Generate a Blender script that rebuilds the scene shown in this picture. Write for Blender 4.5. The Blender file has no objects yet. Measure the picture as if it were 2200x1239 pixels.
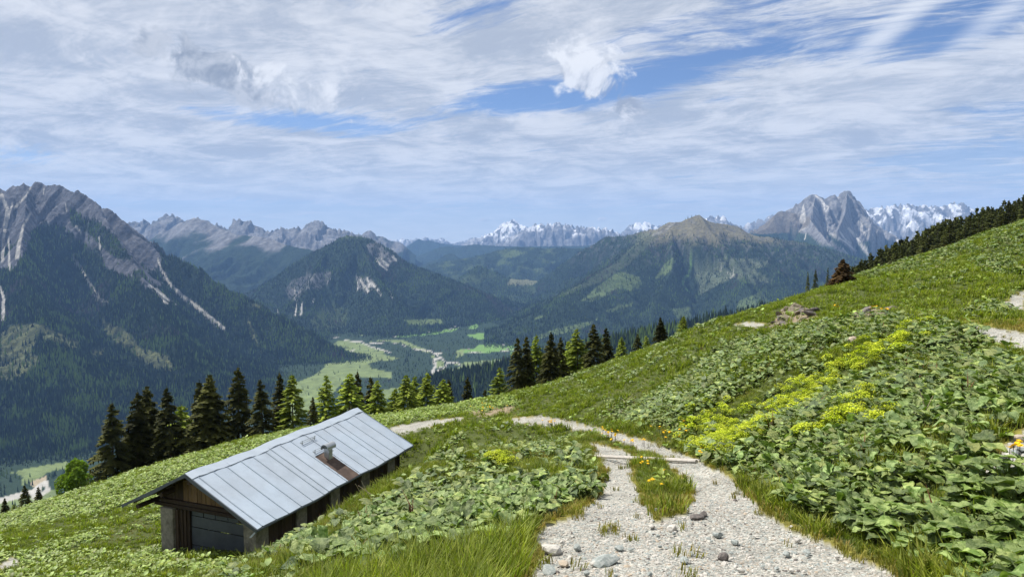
import bpy, math, random
import numpy as np
from mathutils import Vector, Matrix, Euler
R = math.radians
rnd = random.Random(7)
rng = np.random.default_rng(11)
S = bpy.context.scene
COL = S.collection

# ------------------------------------------------------------------ camera
F = 1500.0; HY = 525.0                      # focal length and horizon row, measured on the 2200 x 1239 photograph
PITCH = math.atan((619.5 - HY) / F); CP, SP = math.cos(PITCH), math.sin(PITCH)
cd = bpy.data.cameras.new('camera'); cam = bpy.data.objects.new('camera', cd); COL.objects.link(cam)
cam.location = (0, 0, 0); cam.rotation_euler = (R(90) - PITCH, 0, 0)
cd.sensor_width = 36; cd.lens = 36 * F / 2200; cd.clip_start = 0.1; cd.clip_end = 200000
S.camera = cam

# ------------------------------------------------------------------ sun, exposure
SUN_EL, SUN_AZ = 57.0, -60.0                # the sun stands high, to the left of the view
sd = bpy.data.lights.new('sun', 'SUN'); sun = bpy.data.objects.new('sun', sd); COL.objects.link(sun)
sd.energy = 4.9; sd.angle = R(0.53); sd.color = (1.0, 0.955, 0.88)
sv = Vector((math.sin(R(SUN_AZ)) * math.cos(R(SUN_EL)), math.cos(R(SUN_AZ)) * math.cos(R(SUN_EL)), math.sin(R(SUN_EL))))
sun.rotation_euler = sv.to_track_quat('Z', 'Y').to_euler()
S.view_settings.view_transform = 'Standard'; S.view_settings.look = 'None'
S.view_settings.exposure = 0.68; S.view_settings.gamma = 1; S.view_settings.use_curve_mapping = False
S.cycles.max_bounces = 6; S.cycles.diffuse_bounces = 3; S.cycles.glossy_bounces = 2; S.cycles.transmission_bounces = 3
S.cycles.volume_bounces = 0; S.cycles.transparent_max_bounces = 8; S.cycles.use_denoising = True
S.cycles.sample_clamp_indirect = 6

# ------------------------------------------------------------------ pixel <-> place helpers
def unp(px, py, D):
    """the point that stands D metres ahead, seen in the photograph at px, py"""
    x = (px - 1100) / F; z = (619.5 - py) / F
    Y = CP + z * SP; Z = -SP + z * CP
    return (x / Y * D, D, Z / Y * D)
def proj(X, Y, Z):
    yy = Y * CP - Z * SP; zz = Y * SP + Z * CP
    yy = np.maximum(yy, 1e-3)
    return 1100 + F * X / yy, 619.5 - F * zz / yy

# ------------------------------------------------------------------ world: sky with high cloud
W = bpy.data.worlds.new('World'); S.world = W; W.use_nodes = True
nt = W.node_tree; nt.nodes.clear()
class G:
    """small helper that writes shader nodes"""
    def __init__(s, nt): s.nt = nt
    def n(s, t, **k):
        nd = s.nt.nodes.new(t)
        for a, b in k.items():
            if a.startswith('i_'):
                key = a[2:]
                key = int(key) if key.isdigit() else key.replace('_', ' ')
                s.put(nd.inputs[key], b)
            else: setattr(nd, a, b)
        return nd
    def put(s, inp, v):
        if isinstance(v, bpy.types.NodeSocket): s.nt.links.new(v, inp)
        elif isinstance(v, bpy.types.Node): s.nt.links.new(v.outputs[0], inp)
        else: inp.default_value = v
    def m(s, op, a, b=None, c=None, clamp=False):
        nd = s.nt.nodes.new('ShaderNodeMath'); nd.operation = op; nd.use_clamp = clamp
        s.put(nd.inputs[0], a)
        if b is not None: s.put(nd.inputs[1], b)
        if c is not None: s.put(nd.inputs[2], c)
        return nd.outputs[0]
    def v(s, op, a, b=None, c=None):
        nd = s.nt.nodes.new('ShaderNodeVectorMath'); nd.operation = op
        s.put(nd.inputs[0], a)
        if b is not None:
            s.put(nd.inputs[3] if op == 'SCALE' else nd.inputs[1], b)
        if c is not None: s.put(nd.inputs[2], c)
        return nd.outputs['Value'] if op in ('DOT_PRODUCT', 'LENGTH', 'DISTANCE') else nd.outputs[0]
    def noise(s, vec, scale, detail=4, rough=0.55, dist=0.0, out='Fac'):
        nd = s.n('ShaderNodeTexNoise'); s.put(nd.inputs['Vector'], vec) if vec is not None else None
        nd.inputs['Scale'].default_value = scale; nd.inputs['Detail'].default_value = detail
        nd.inputs['Roughness'].default_value = rough; nd.inputs['Distortion'].default_value = dist
        return nd.outputs[out]
    def ramp(s, f, a, b, lo=0.0, hi=1.0, smooth=True):
        nd = s.n('ShaderNodeMapRange'); nd.interpolation_type = 'SMOOTHSTEP' if smooth else 'LINEAR'
        s.put(nd.inputs[0], f); s.put(nd.inputs[1], a); s.put(nd.inputs[2], b); s.put(nd.inputs[3], lo); s.put(nd.inputs[4], hi)
        return nd.outputs[0]
    def mix(s, f, a, b, mode='MIX'):
        nd = s.n('ShaderNodeMix', data_type='RGBA', blend_type=mode)
        s.put(nd.inputs[0], f)
        for i, q in ((6, a), (7, b)):
            if isinstance(q, tuple) and len(q) == 3: q = (*q, 1)
            s.put(nd.inputs[i], q)
        return nd.outputs[2]
g = G(nt)
sky = g.n('ShaderNodeTexSky'); sky.sky_type = 'NISHITA'; sky.sun_disc = False
sky.sun_elevation = R(SUN_EL); sky.sun_rotation = R(SUN_AZ % 360); sky.altitude = 1900; sky.air_density = 1.0; sky.dust_density = 0.4; sky.ozone_density = 1.6
tc = g.n('ShaderNodeTexCoord').outputs['Generated']
sep = g.n('ShaderNodeSeparateXYZ'); g.put(sep.inputs[0], tc)
dz = g.m('MAXIMUM', sep.outputs[2], 0.0)
den = g.m('ADD', dz, 0.10)
pv = g.n('ShaderNodeCombineXYZ'); g.put(pv.inputs[0], g.m('DIVIDE', sep.outputs[0], den)); g.put(pv.inputs[1], g.m('DIVIDE', sep.outputs[1], den)); P0 = pv.outputs[0]
def blob(px, py, rx, ry, amp, tilt=0.0, edge=1.0):
    """a soft patch of sky round one direction: + thickens the cloud there, - opens a gap"""
    x, y, z = unp(px, py, 1.0); d0 = Vector((x, y, z)).normalized()
    rt = Vector((y, -x, 0)).normalized(); up = rt.cross(d0)
    c, s_ = math.cos(tilt), math.sin(tilt)
    a = (rt * c + up * s_) * (F / rx); b = (-rt * s_ + up * c) * (F / ry)
    q = g.v('SUBTRACT', tc, tuple(d0))
    A = g.v('DOT_PRODUCT', q, tuple(a)); B = g.v('DOT_PRODUCT', q, tuple(b))
    l = g.m('SQRT', g.m('ADD', g.m('MULTIPLY', A, A), g.m('MULTIPLY', B, B)))
    # the patch lies on the seen side of the sphere only
    w = g.ramp(l, 0.0, edge, amp, 0.0)
    return w, l, A, B
# streaked cirrus: noise stretched along the wind
ca, sa = math.cos(R(-26)), math.sin(R(-26))
st = g.n('ShaderNodeCombineXYZ')
wob = g.noise(P0, 0.9, 3, 0.5, out='Color')
P1 = g.v('ADD', P0, g.v('SCALE', g.v('SUBTRACT', wob, (0.5, 0.5, 0.5)), 0.6))
g.put(st.inputs[0], g.m('MULTIPLY', g.v('DOT_PRODUCT', P1, (ca, sa, 0)), 0.60))
g.put(st.inputs[1], g.m('MULTIPLY', g.v('DOT_PRODUCT', P1, (-sa, ca, 0)), 1.55))
n1 = g.noise(st.outputs[0], 1.5, 8, 0.68, 0.35)
n2 = g.noise(P1, 1.3, 5, 0.6, 0.2)
st2 = g.n('ShaderNodeCombineXYZ')
g.put(st2.inputs[0], g.m('MULTIPLY', g.v('DOT_PRODUCT', P1, (ca, sa, 0)), 1.5))
g.put(st2.inputs[1], g.m('MULTIPLY', g.v('DOT_PRODUCT', P1, (-sa, ca, 0)), 5.0))
n3 = g.noise(st2.outputs[0], 3.0, 7, 0.72, 0.4)
cov = g.m('ADD', g.m('MULTIPLY', n1, 0.62), g.m('ADD', g.m('MULTIPLY', n2, 0.26), g.m('MULTIPLY', n3, 0.42)))
cov = g.m('ADD', cov, -0.02)
for a in [(1240, 195, 400, 60, -0.30, 0.10), (650, 262, 430, 46, -0.26, -0.03), (1650, 105, 480, 70, -0.24, 0.12), (2080, 60, 330, 80, -0.22, 0.2),
          (1060, 20, 300, 60, -0.12, 0.2), (2120, 340, 330, 80, -0.16, 0.0), (500, 440, 600, 40, -0.12, 0.0), (1150, 470, 800, 48, -0.20, 0.0),
          (1420, 80, 260, 60, -0.12, 0.2), (1950, 470, 500, 60, -0.12, 0), (2130, 250, 300, 50, -0.12, 0.0), (60, 330, 160, 40, -0.12, 0),
          (120, 60, 700, 220, 0.16, 0.0), (800, 360, 700, 90, 0.14, 0.0), (1600, 290, 560, 90, 0.16, 0.08), (760, 60, 420, 90, 0.05, 0.1), (1900, 180, 420, 50, 0.14, 0.15),
          (300, 330, 500, 120, 0.10, 0.0)]:
    cov = g.m('ADD', cov, blob(*a)[0])
cfac = g.ramp(cov, 0.385, 0.60, 0.0, 0.95)
cfac = g.m('MAXIMUM', g.m('MULTIPLY', cfac, g.ramp(dz, -0.01, 0.05, 0.6, 1.0)), g.ramp(dz, 0.0, 0.20, 0.78, 0.0))
tone = g.m('ADD', g.m('MULTIPLY', g.noise(P0, 2.2, 7, 0.66, 0.5), 0.75), g.m('MULTIPLY', n3, 0.25))
ccol = g.mix(g.ramp(tone, 0.38, 0.62), (3.9, 4.25, 4.85), (6.7, 6.8, 7.0)); ccol = g.mix(g.ramp(dz, 0.0, 0.14, 0.75, 0.0), ccol, (7.4, 7.9, 8.4))
skc = g.mix(1.0, sky.outputs[0], (0.72, 0.77, 0.90), 'MULTIPLY')
c0 = g.mix(cfac, skc, ccol)
# contrails, upper right
for (x0, y0, w_, L_, tl, am) in [(1915, 60, 34, 190, 0.66, 0.85), (2140, 40, 30, 150, 0.60, 0.7)]:
    w, l, A, B = blob(x0, y0, L_, w_, 1.0, tl)
    c0 = g.mix(g.m('MULTIPLY', g.m('MULTIPLY', w, am), g.ramp(n3, 0.2, 0.6, 0.45, 1.0)), c0, (6.9, 7.1, 7.4))
# low cumulus scraps: bright on the sun side, grey below
nnA = g.noise(tc, 21, 6, 0.62, 0.4); nnB = g.noise(g.v('ADD', tc, (0.010, -0.004, -0.014)), 21, 4, 0.62, 0.4)
relief = g.m('MULTIPLY', g.m('SUBTRACT', nnA, nnB), 3.0)
def puff(c0, px, py, rx, ry, tilt, thr, dark, bright, off=(0.35, -0.35), nlo=0.16, amp=3.2):
    w, l, A, B = blob(px, py, rx, ry, 1.0, tilt, 1.0)
    dens = g.m('ADD', g.m('MULTIPLY', g.m('SUBTRACT', nnA, 0.5), amp), g.m('SUBTRACT', w, thr))
    f = g.m('MULTIPLY', g.ramp(dens, 0.0, nlo, 0.0, 1.0), g.ramp(w, 0.0, 0.15))
    sh = g.m('ADD', relief, g.m('ADD', g.m('MULTIPLY', A, -off[0]), g.m('MULTIPLY', B, -off[1])))
    col = g.mix(g.ramp(sh, -0.45, 0.45), dark, bright)
    return g.mix(g.m('MULTIPLY', f, 0.93), c0, col)
c0 = puff(c0, 1288, 168, 215, 90, -0.52, 0.36, (3.0, 3.3, 3.9), (7.6, 7.7, 7.9), (0.75, -0.35), nlo=0.45)
c0 = puff(c0, 470, 150, 230, 75, -0.25, 0.30, (2.2, 2.5, 3.0), (4.9, 5.1, 5.5), (0.1, -0.1), 0.5)
c0 = puff(c0, 645, 190, 190, 55, -0.35, 0.34, (4.5, 4.8, 5.3), (7.4, 7.5, 7.7), nlo=0.4)
c0 = puff(c0, 1041, 473, 22, 6, 0.0, 0.25, (5.2, 5.6, 6.2), (7.6, 7.7, 7.9), amp=0.8)
c0 = puff(c0, 1294, 471, 16, 7, 0.0, 0.25, (5.2, 5.6, 6.2), (7.6, 7.7, 7.9), amp=0.8)
bg = g.n('ShaderNodeBackground'); g.put(bg.inputs[0], c0); bg.inputs[1].default_value = 0.080
wo = g.n('ShaderNodeOutputWorld'); g.put(wo.inputs[0], bg.outputs[0])
W.cycles.sampling_method = 'MANUAL'; W.cycles.sample_map_resolution = 512

# ------------------------------------------------------------------ object helpers
def tag(o, label=None, cat=None, group=None, kind=None):
    if label: o['label'] = label
    if cat: o['category'] = cat
    if group: o['group'] = group
    if kind: o['kind'] = kind
    return o
def mesh_np(name, V, Fc, mat=None, col=None, smooth=False, n=None):
    """V (n,3), Fc (m,k) all faces of k corners"""
    me = bpy.data.meshes.new(name); V = np.asarray(V, dtype=np.float32); Fc = np.asarray(Fc, dtype=np.int32)
    k = Fc.shape[1] if len(Fc) else 3
    me.vertices.add(len(V)); me.vertices.foreach_set('co', V.ravel())
    if len(Fc):
        me.loops.add(Fc.size); me.loops.foreach_set('vertex_index', Fc.ravel())
        me.polygons.add(len(Fc)); me.polygons.foreach_set('loop_start', np.arange(0, Fc.size, k, dtype=np.int32))
        if smooth: me.polygons.foreach_set('use_smooth', np.ones(len(Fc), dtype=bool))
        else: me.polygons.foreach_set('use_smooth', np.zeros(len(Fc), dtype=bool))
    me.update(calc_edges=True)
    if col is not None:
        a = me.color_attributes.new('Col', 'FLOAT_COLOR', 'POINT')
        c4 = np.ones((len(V), 4), dtype=np.float32); c4[:, :3] = col
        a.data.foreach_set('color', c4.ravel())
    if mat: me.materials.append(mat)
    return me
def link(me, name, parent=None, loc=(0, 0, 0), rot=(0, 0, 0), scale=(1, 1, 1)):
    o = bpy.data.objects.new(name, me); COL.objects.link(o); o.location = loc; o.rotation_euler = rot; o.scale = scale
    if parent: o.parent = parent
    return o
def empty(name, loc=(0, 0, 0), rot=(0, 0, 0), scale=(1, 1, 1)): 
    o = link(None, name, None, loc, rot, scale); o.empty_display_size = 0.2; return o

class MB:
    """collects polygons of one mesh"""
    def __init__(s): s.V = []; s.F = []
    def poly(s, pts):
        i = len(s.V); s.V += [tuple(p) for p in pts]; s.F.append(tuple(range(i, i + len(pts)))); return s
    def hexa(s, b, t):
        """b, t: four corners below and above, counter-clockwise seen from above"""
        i = len(s.V); s.V += [tuple(p) for p in b] + [tuple(p) for p in t]
        s.F += [(i + 3, i + 2, i + 1, i), (i + 4, i + 5, i + 6, i + 7)] + [(i + k, i + (k + 1) % 4, i + 4 + (k + 1) % 4, i + 4 + k) for k in range(4)]; return s
    def box(s, x0, x1, y0, y1, z0, z1, j=0.0):
        J = lambda: rnd.uniform(-j, j)
        b = [(x0 + J(), y0 + J(), z0), (x1 + J(), y0 + J(), z0), (x1 + J(), y1 + J(), z0), (x0 + J(), y1 + J(), z0)]
        t = [(x0 + J(), y0 + J(), z1 + J()), (x1 + J(), y0 + J(), z1 + J()), (x1 + J(), y1 + J(), z1 + J()), (x0 + J(), y1 + J(), z1 + J())]
        return s.hexa(b, t)
    def tube(s, p, q, r0, r1=None, n=8):
        r1 = r0 if r1 is None else r1; p = Vector(p); q = Vector(q); d = (q - p).normalized()
        a = d.orthogonal().normalized(); b = d.cross(a); i = len(s.V)
        for c, r in ((p, r0), (q, r1)):
            for k in range(n):
                t = 2 * math.pi * k / n; s.V.append(tuple(c + a * math.cos(t) * r + b * math.sin(t) * r))
        s.F += [(i + k, i + (k + 1) % n, i + n + (k + 1) % n, i + n + k) for k in range(n)]
        s.F += [tuple(i + k for k in reversed(range(n))), tuple(i + n + k for k in range(n))]; return s
    def build(s, name, mat, parent=None, smooth=False, bevel=0.0):
        me = bpy.data.meshes.new(name); me.from_pydata(s.V, [], s.F); me.update()
        if smooth: me.polygons.foreach_set('use_smooth', np.ones(len(me.polygons), dtype=bool))
        if mat: me.materials.append(mat)
        o = link(me, name, parent)
        if bevel:
            b = o.modifiers.new('bevel', 'BEVEL'); b.width = bevel; b.segments = 1; b.limit_method = 'ANGLE'
        return o

# ------------------------------------------------------------------ noise in numpy
PERM = rng.permutation(4096); GA = rng.uniform(0, 2 * math.pi, 4096); GX, GY = np.cos(GA), np.sin(GA)
def perlin(x, y, seed=0):
    x = x + seed * 37.17; y = y - seed * 91.7
    xi = np.floor(x).astype(np.int64); yi = np.floor(y).astype(np.int64); xf = x - xi; yf = y - yi
    u = xf * xf * xf * (xf * (xf * 6 - 15) + 10); v = yf * yf * yf * (yf * (yf * 6 - 15) + 10)
    def gr(ix, iy, dx, dy):
        h = PERM[(PERM[ix & 4095] + iy) & 4095]; return GX[h] * dx + GY[h] * dy
    a = gr(xi, yi, xf, yf); b = gr(xi + 1, yi, xf - 1, yf); c = gr(xi, yi + 1, xf, yf - 1); d = gr(xi + 1, yi + 1, xf - 1, yf - 1)
    return ((a + u * (b - a)) * (1 - v) + (c + u * (d - c)) * v) * 1.5
def fbm(x, y, o=4, seed=0, gain=0.5):
    s = 0; a = 1; t = 0
    for i in range(o):
        s = s + a * perlin(x * 2 ** i, y * 2 ** i, seed + i * 7); t += a; a *= gain
    return s / t
def ridged(x, y, o=4, seed=0, gain=0.5):
    s = 0; a = 1; t = 0
    for i in range(o):
        s = s + a * (1 - np.abs(perlin(x * 2 ** i, y * 2 ** i, seed + i * 5)) * 2); t += a; a *= gain
    return s / t
def sstep(a, b, x):
    t = np.clip((x - a) / (b - a), 0, 1); return t * t * (3 - 2 * t)
def inpoly(px, py, poly):
    poly = np.asarray(poly, float); x0, y0 = poly.min(0); x1, y1 = poly.max(0)
    out = np.zeros(px.shape, bool); c = (px >= x0) & (px <= x1) & (py >= y0) & (py <= y1)
    if not c.any(): return out
    X = px[c]; Y = py[c]; r = np.zeros(X.shape, bool); n = len(poly); j = n - 1
    for i in range(n):
        xi, yi = poly[i]; xj, yj = poly[j]
        if yi != yj: r ^= ((yi > Y) != (yj > Y)) & (X < (xj - xi) * (Y - yi) / (yj - yi) + xi)
        j = i
    out[c] = r; return out
def nearline(px, py, line, w0, w1=None):
    """1 inside a streak of half width w0..w1 along a polyline"""
    w1 = w0 if w1 is None else w1; line = np.asarray(line, float); m = max(w0, w1) + 3
    out = np.zeros(px.shape, np.float32)
    c = (px > line[:, 0].min() - m) & (px < line[:, 0].max() + m) & (py > line[:, 1].min() - m) & (py < line[:, 1].max() + m)
    if not c.any(): return out
    X = px[c]; Y = py[c]; r = np.zeros(X.shape); n = len(line) - 1
    for i in range(n):
        a = line[i]; b = line[i + 1]; d = b - a; t = np.clip(((X - a[0]) * d[0] + (Y - a[1]) * d[1]) / (d @ d), 0, 1)
        ds = np.hypot(X - a[0] - t * d[0], Y - a[1] - t * d[1]); w = w0 + (w1 - w0) * (i + t) / n
        r = np.maximum(r, np.clip((w - ds) / 0.8 + 0.5, 0, 1))
    out[c] = r; return out

# ------------------------------------------------------------------ materials
def material(name, fn, rough=0.8, spec=0.3, sheen=None):
    m = bpy.data.materials.new(name); m.use_nodes = True; nt = m.node_tree; nt.nodes.clear(); q = G(nt)
    b = q.n('ShaderNodeBsdfPrincipled'); b.inputs['Roughness'].default_value = rough; b.inputs['Specular IOR Level'].default_value = spec
    o = q.n('ShaderNodeOutputMaterial'); q.put(o.inputs[0], b.outputs[0]); fn(q, b, o); return m
def attr(q, n='Col'): return q.n('ShaderNodeAttribute', attribute_name=n).outputs['Color']
def pos(q): return q.n('ShaderNodeNewGeometry').outputs['Position']
def bump(q, b, h, strength, dist):
    n = q.n('ShaderNodeBump'); n.inputs['Strength'].default_value = strength; n.inputs['Distance'].default_value = dist
    q.put(n.inputs['Height'], h); q.put(b.inputs['Normal'], n.outputs[0])
def m_terrain(scale, bdist, name, amp=0.35):
    def fn(q, b, o):
        p = pos(q); n = q.noise(p, scale, 6, 0.65); n2 = q.noise(p, scale * 5, 3, 0.6)
        f = q.m('ADD', q.m('MULTIPLY', n, 0.7), q.m('MULTIPLY', n2, 0.3))
        k = q.ramp(f, 0.3, 0.7, 1 - amp, 1 + amp, False)
        q.put(b.inputs['Base Color'], q.v('SCALE', attr(q), k)); bump(q, b, f, 0.8, bdist)
    return material(name, fn, 0.95, 0.05)
M_far = m_terrain(0.016, 110, 'far_rock_and_forest', 0.28)
M_mid = m_terrain(0.035, 55, 'mountain_ground', 0.5)
M_flat = m_terrain(0.05, 3, 'valley_ground', 0.22)
def f_trees(q, b, o):
    q.put(b.inputs['Base Color'], attr(q))
M_trees = material('distant_conifer', f_trees, 0.9, 0.08)

# ------------------------------------------------------------------ far land
FOREST = np.array([0.020, 0.034, 0.020]); ROCK = np.array([0.215, 0.212, 0.215]); SCREE = np.array([0.52, 0.50, 0.46])
GRASS = np.array([0.10, 0.135, 0.05]); FIELD = np.array([0.115, 0.205, 0.055]); SNOW = np.array([0.86, 0.87, 0.89]); BROWN = np.array([0.15, 0.125, 0.085])
def segs(poly):
    P = np.array([unp(*p[:3]) for p in poly]); Wd = np.array([p[3] for p in poly], float); return P, Wd
def crest_height(X, Y, crests, base):
    best = np.full(X.shape, -1e9); bd = np.full(X.shape, 1e9); bu = np.zeros(X.shape)
    for poly, p in crests:
        P, Wd = segs(poly); dmin = np.full(X.shape, 1e18); zc = np.zeros(X.shape); wc = np.ones(X.shape); uu = np.zeros(X.shape); acc = 0
        for i in range(len(P) - 1):
            a, b = P[i], P[i + 1]; d = b[:2] - a[:2]; L2 = d @ d; t = np.clip(((X - a[0]) * d[0] + (Y - a[1]) * d[1]) / L2, 0, 1)
            ds = (X - a[0] - t * d[0]) ** 2 + (Y - a[1] - t * d[1]) ** 2; c = ds < dmin
            dmin = np.where(c, ds, dmin); zc = np.where(c, a[2] + t * (b[2] - a[2]), zc); wc = np.where(c, Wd[i] + t * (Wd[i + 1] - Wd[i]), wc)
            uu = np.where(c, acc + t * math.sqrt(L2), uu); acc += math.sqrt(L2)
        dd = np.sqrt(dmin); s = dd / wc; h = np.maximum(zc - base, 5)
        z = np.where(s < 1, base + h * np.maximum(1 - s, 0) ** p, base - (s - 1) * wc * 0.15)
        c = z > best; best = np.where(c, z, best); bd = np.where(c, dd, bd); bu = np.where(c, uu, bu)
    return best, bd, bu
TREES = []          # forest scatter, filled by the mountains
def land(name, label, crests, base, pxr, Dr, nc, nr, paint, mat, amp=60, lam=420, gully=50, jag=0.15, trees=0, seed=1, th=(14, 27), flat=None, tall=1.0, warp=0.5, rough=0.58, rowk=0.0, cj=0.0):
    tn = np.linspace((pxr[0] - 1100) / F, (pxr[1] - 1100) / F, nc)
    def height(T, D):
        X = T * D; Y = D
        wx = fbm(X / 900, Y / 900, 3, seed + 3) * lam * 0.25; wy = fbm(X / 900, Y / 900, 3, seed + 9) * lam * 0.25
        if flat is not None: z = flat(X, Y); return X, Y, z, np.full(X.shape, 1e4), X * 0
        z, d, u = crest_height(X + wx * warp, Y + wy * warp, crests, base)
        if cj: z = z + cj * (ridged(u / 130, u * 0 + d / 900, 4, seed + 77, 0.6) - 0.66) * 2 * np.exp(-d / 220)
        rel = np.clip((z - base) / 250, 0.0, 1); k = (jag + (1 - jag) * sstep(0, lam * 1.2, d)) * rel
        z = z + (ridged(X / lam, Y / lam, 6, seed, rough) - 0.62) * amp * k * 2
        z = z + (ridged(u / (lam * 0.6) + fbm(X / lam, Y / lam, 2, seed + 2) * 0.6, d / (lam * 5), 3, seed + 4) - 0.6) * gully * k * 2
        return X, Y, z, d, u
    # rows of the grid are packed where the land climbs in view
    Dt = np.geomspace(Dr[0], Dr[1], 160); TT, DD = np.meshgrid(np.linspace(tn[0], tn[-1], 24), Dt, indexing='ij')
    _, _, zt, dt_, _ = height(TT, DD); el = zt / DD; w = np.abs(np.diff(el, axis=1)).mean(0); w = w + 0.35 * w.mean(); w = w + rowk * w.mean() * np.exp(-dt_ / 120).mean(0)[1:] * 6
    cum = np.concatenate([[0], np.cumsum(w)]); Dn = np.interp(np.linspace(0, cum[-1], nr), cum, Dt)
    T, D = np.meshgrid(tn, Dn, indexing='ij'); X, Y, Z, d, u = height(T, D)
    gx = np.gradient(Z, axis=0) / np.maximum(np.gradient(X, axis=0), 1e-3); gy = np.gradient(Z, axis=1) / np.gradient(D, axis=1); slope = np.hypot(gx, gy)
    PX, PY = proj(X, Y, Z)
    jx = fbm(X / 60, Y / 60, 3, 31) * 9000 / D * 2.0; jy = fbm(X / 60, Y / 60, 3, 37) * 9000 / D * 1.4
    col, fmask = paint(X, Y, Z, d, u, slope, PX + jx, PY + jy, PX, PY)
    idx = np.arange(nc * nr).reshape(nc, nr)
    Fc = np.stack([idx[:-1, :-1], idx[1:, :-1], idx[1:, 1:], idx[:-1, 1:]], -1).reshape(-1, 4)
    me = mesh_np(name, np.stack([X, Y, Z], -1).reshape(-1, 3), Fc, mat, col.reshape(-1, 3), smooth=True)
    o = link(me, name); tag(o, label, None, None, 'structure')
    if trees:
        elv = Z / D; vis = (Z + 18) / D >= np.maximum.accumulate(elv, axis=1) - 1e-4
        area = np.gradient(X, axis=0) * np.gradient(D, axis=1)
        onscr = (PX > -60) & (PX < 2260) & (PY > 380) & (PY < 1130)
        w = (np.clip(fmask, 0, 1) * vis * onscr * area * (3000 / D) ** 1.0)[:-1, :-1].ravel(); w = np.maximum(w, 0); w /= w.sum()
        pick = rng.choice(len(w), trees, p=w); ci, cj = np.divmod(pick, nr - 1)
        a, b = rng.random(trees), rng.random(trees)
        def bl(A): return (A[ci, cj] * (1 - a) + A[ci + 1, cj] * a) * (1 - b) + (A[ci, cj + 1] * (1 - a) + A[ci + 1, cj + 1] * a) * b
        x, y, z = bl(X), bl(Y), bl(Z); h = rng.uniform(th[0], th[1], trees) * (0.75 + 0.5 * rng.random(trees)) * tall
        TREES.append((x, y, z, h))
    return o

def add_trees(name, label):
    x, y, z, h = [np.concatenate(q) for q in zip(*TREES)]; n = len(x)
    r = h * rng.uniform(0.14, 0.24, n); a0 = rng.random(n) * 6.28
    K = 4; V = np.zeros((n, K + 1, 3), np.float32)
    for k in range(K):
        V[:, k, 0] = x + np.cos(a0 + k * 6.2832 / K) * r; V[:, k, 1] = y + np.sin(a0 + k * 6.2832 / K) * r; V[:, k, 2] = z - 2 - 3.0 * (h > 12)
    V[:, K, 0] = x; V[:, K, 1] = y; V[:, K, 2] = z + h
    b = (np.arange(n) * (K + 1))[:, None]
    Fc = np.concatenate([np.stack([b[:, 0] + k, b[:, 0] + (k + 1) % K, b[:, 0] + K], -1) for k in range(K)])
    pt = fbm(x / 260, y / 260, 3, 71); pt2 = fbm(x / 500, y / 500, 3, 81); u = rng.random(n)
    c = np.array([0.024, 0.040, 0.018]) * (0.45 + 1.2 * rng.random((n, 1)) ** 1.5) * (1 + 0.5 * fbm(x / 90, y / 90, 2, 91))[:, None]
    lar = u < 0.10 + 0.65 * sstep(0.02, 0.35, pt); c[lar] = np.array([0.10, 0.155, 0.036]) * (0.7 + 0.5 * rng.random((lar.sum(), 1)))
    dead = (rng.random(n) < 0.6 * sstep(0.25, 0.4, pt2)); c[dead] = np.array([0.085, 0.072, 0.070]) * (0.7 + 0.5 * rng.random((dead.sum(), 1)))
    C = np.repeat(c[:, None, :], K + 1, 1); 
    me = mesh_np(name, V.reshape(-1, 3), Fc, M_trees, C.reshape(-1, 3)); o = link(me, name); tag(o, label, 'forest', None, 'stuff'); return o

def Z5(pts, s=4.4, ox=640, oy=640): return [(ox + x / s, oy + y / s) for x, y in pts]
def base_paint(X, Y, seed):
    n = fbm(X / 220, Y / 220, 4, seed); n2 = fbm(X / 60, Y / 60, 3, seed + 5); return n, n2
def mixc(col, m, c): return col * (1 - m[..., None]) + c * m[..., None]

# --- left massif
Z1 = lambda pts: Z5(pts, 1.905, 0, 350)
m1_rock = Z1([(-900, -200), (-900, 520), (-300, 470), (0, 440), (60, 430), (100, 370), (130, 300), (200, 270), (260, 320), (330, 340), (400, 380), (440, 430), (520, 470), (570, 480), (600, 520), (650, 510), (690, 470), (660, 420), (655, 370), (640, 340), (560, 240), (500, 0)])
m1_dark = [Z1([(120, 290), (180, 240), (260, 270), (330, 330), (430, 400), (330, 400), (230, 350), (140, 340)]), Z1([(380, 230), (470, 300), (540, 400), (470, 390), (400, 330), (340, 270)]), Z1([(280, 180), (360, 240), (350, 290), (290, 250)])]
m1_clear = [Z1(p) for p in ([(0, 700), (60, 660), (160, 660), (340, 740), (300, 765), (160, 720), (120, 780), (180, 800), (100, 870), (0, 900)], [(410, 640), (520, 690), (580, 760), (690, 790), (710, 850), (640, 850), (560, 790), (480, 740), (430, 700)], [(370, 765), (425, 765), (430, 785), (380, 790)], [(1020, 570), (1067, 585), (1067, 600), (1030, 585)], [(1010, 620), (1040, 690), (1060, 760), (1020, 700)])]
m1_str = [([(5, 130), (30, 190), (15, 300), (10, 400)], 5, 4), ([(50, 170), (30, 230), (20, 280)], 2, 4), ([(125, 205), (95, 260), (78, 330), (70, 385)], 2, 6), ([(0, 510), (15, 560), (10, 640)], 4, 6), ([(290, 380), (330, 430), (365, 490), (400, 550), (435, 575)], 1.2, 4.5),
          ([(645, 390), (655, 430), (690, 490), (740, 540), (820, 600), (915, 680)], 2, 6.5), ([(610, 500), (650, 535), (680, 575)], 3, 6), ([(640, 515), (690, 560), (720, 580)], 4, 3), ([(405, 305), (410, 355)], 2, 2), ([(255, 245), (272, 280)], 1.5, 1.5), ([(180, 105), (178, 130)], 1.5, 1.5), ([(268, 170), (272, 195)], 1.5, 1.5), ([(130, 90), (110, 130), (60, 185)], 1.2, 3), ([(35, 300), (38, 440)], 1.5, 3), ([(310, 255), (330, 285)], 1.2, 2)]
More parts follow.
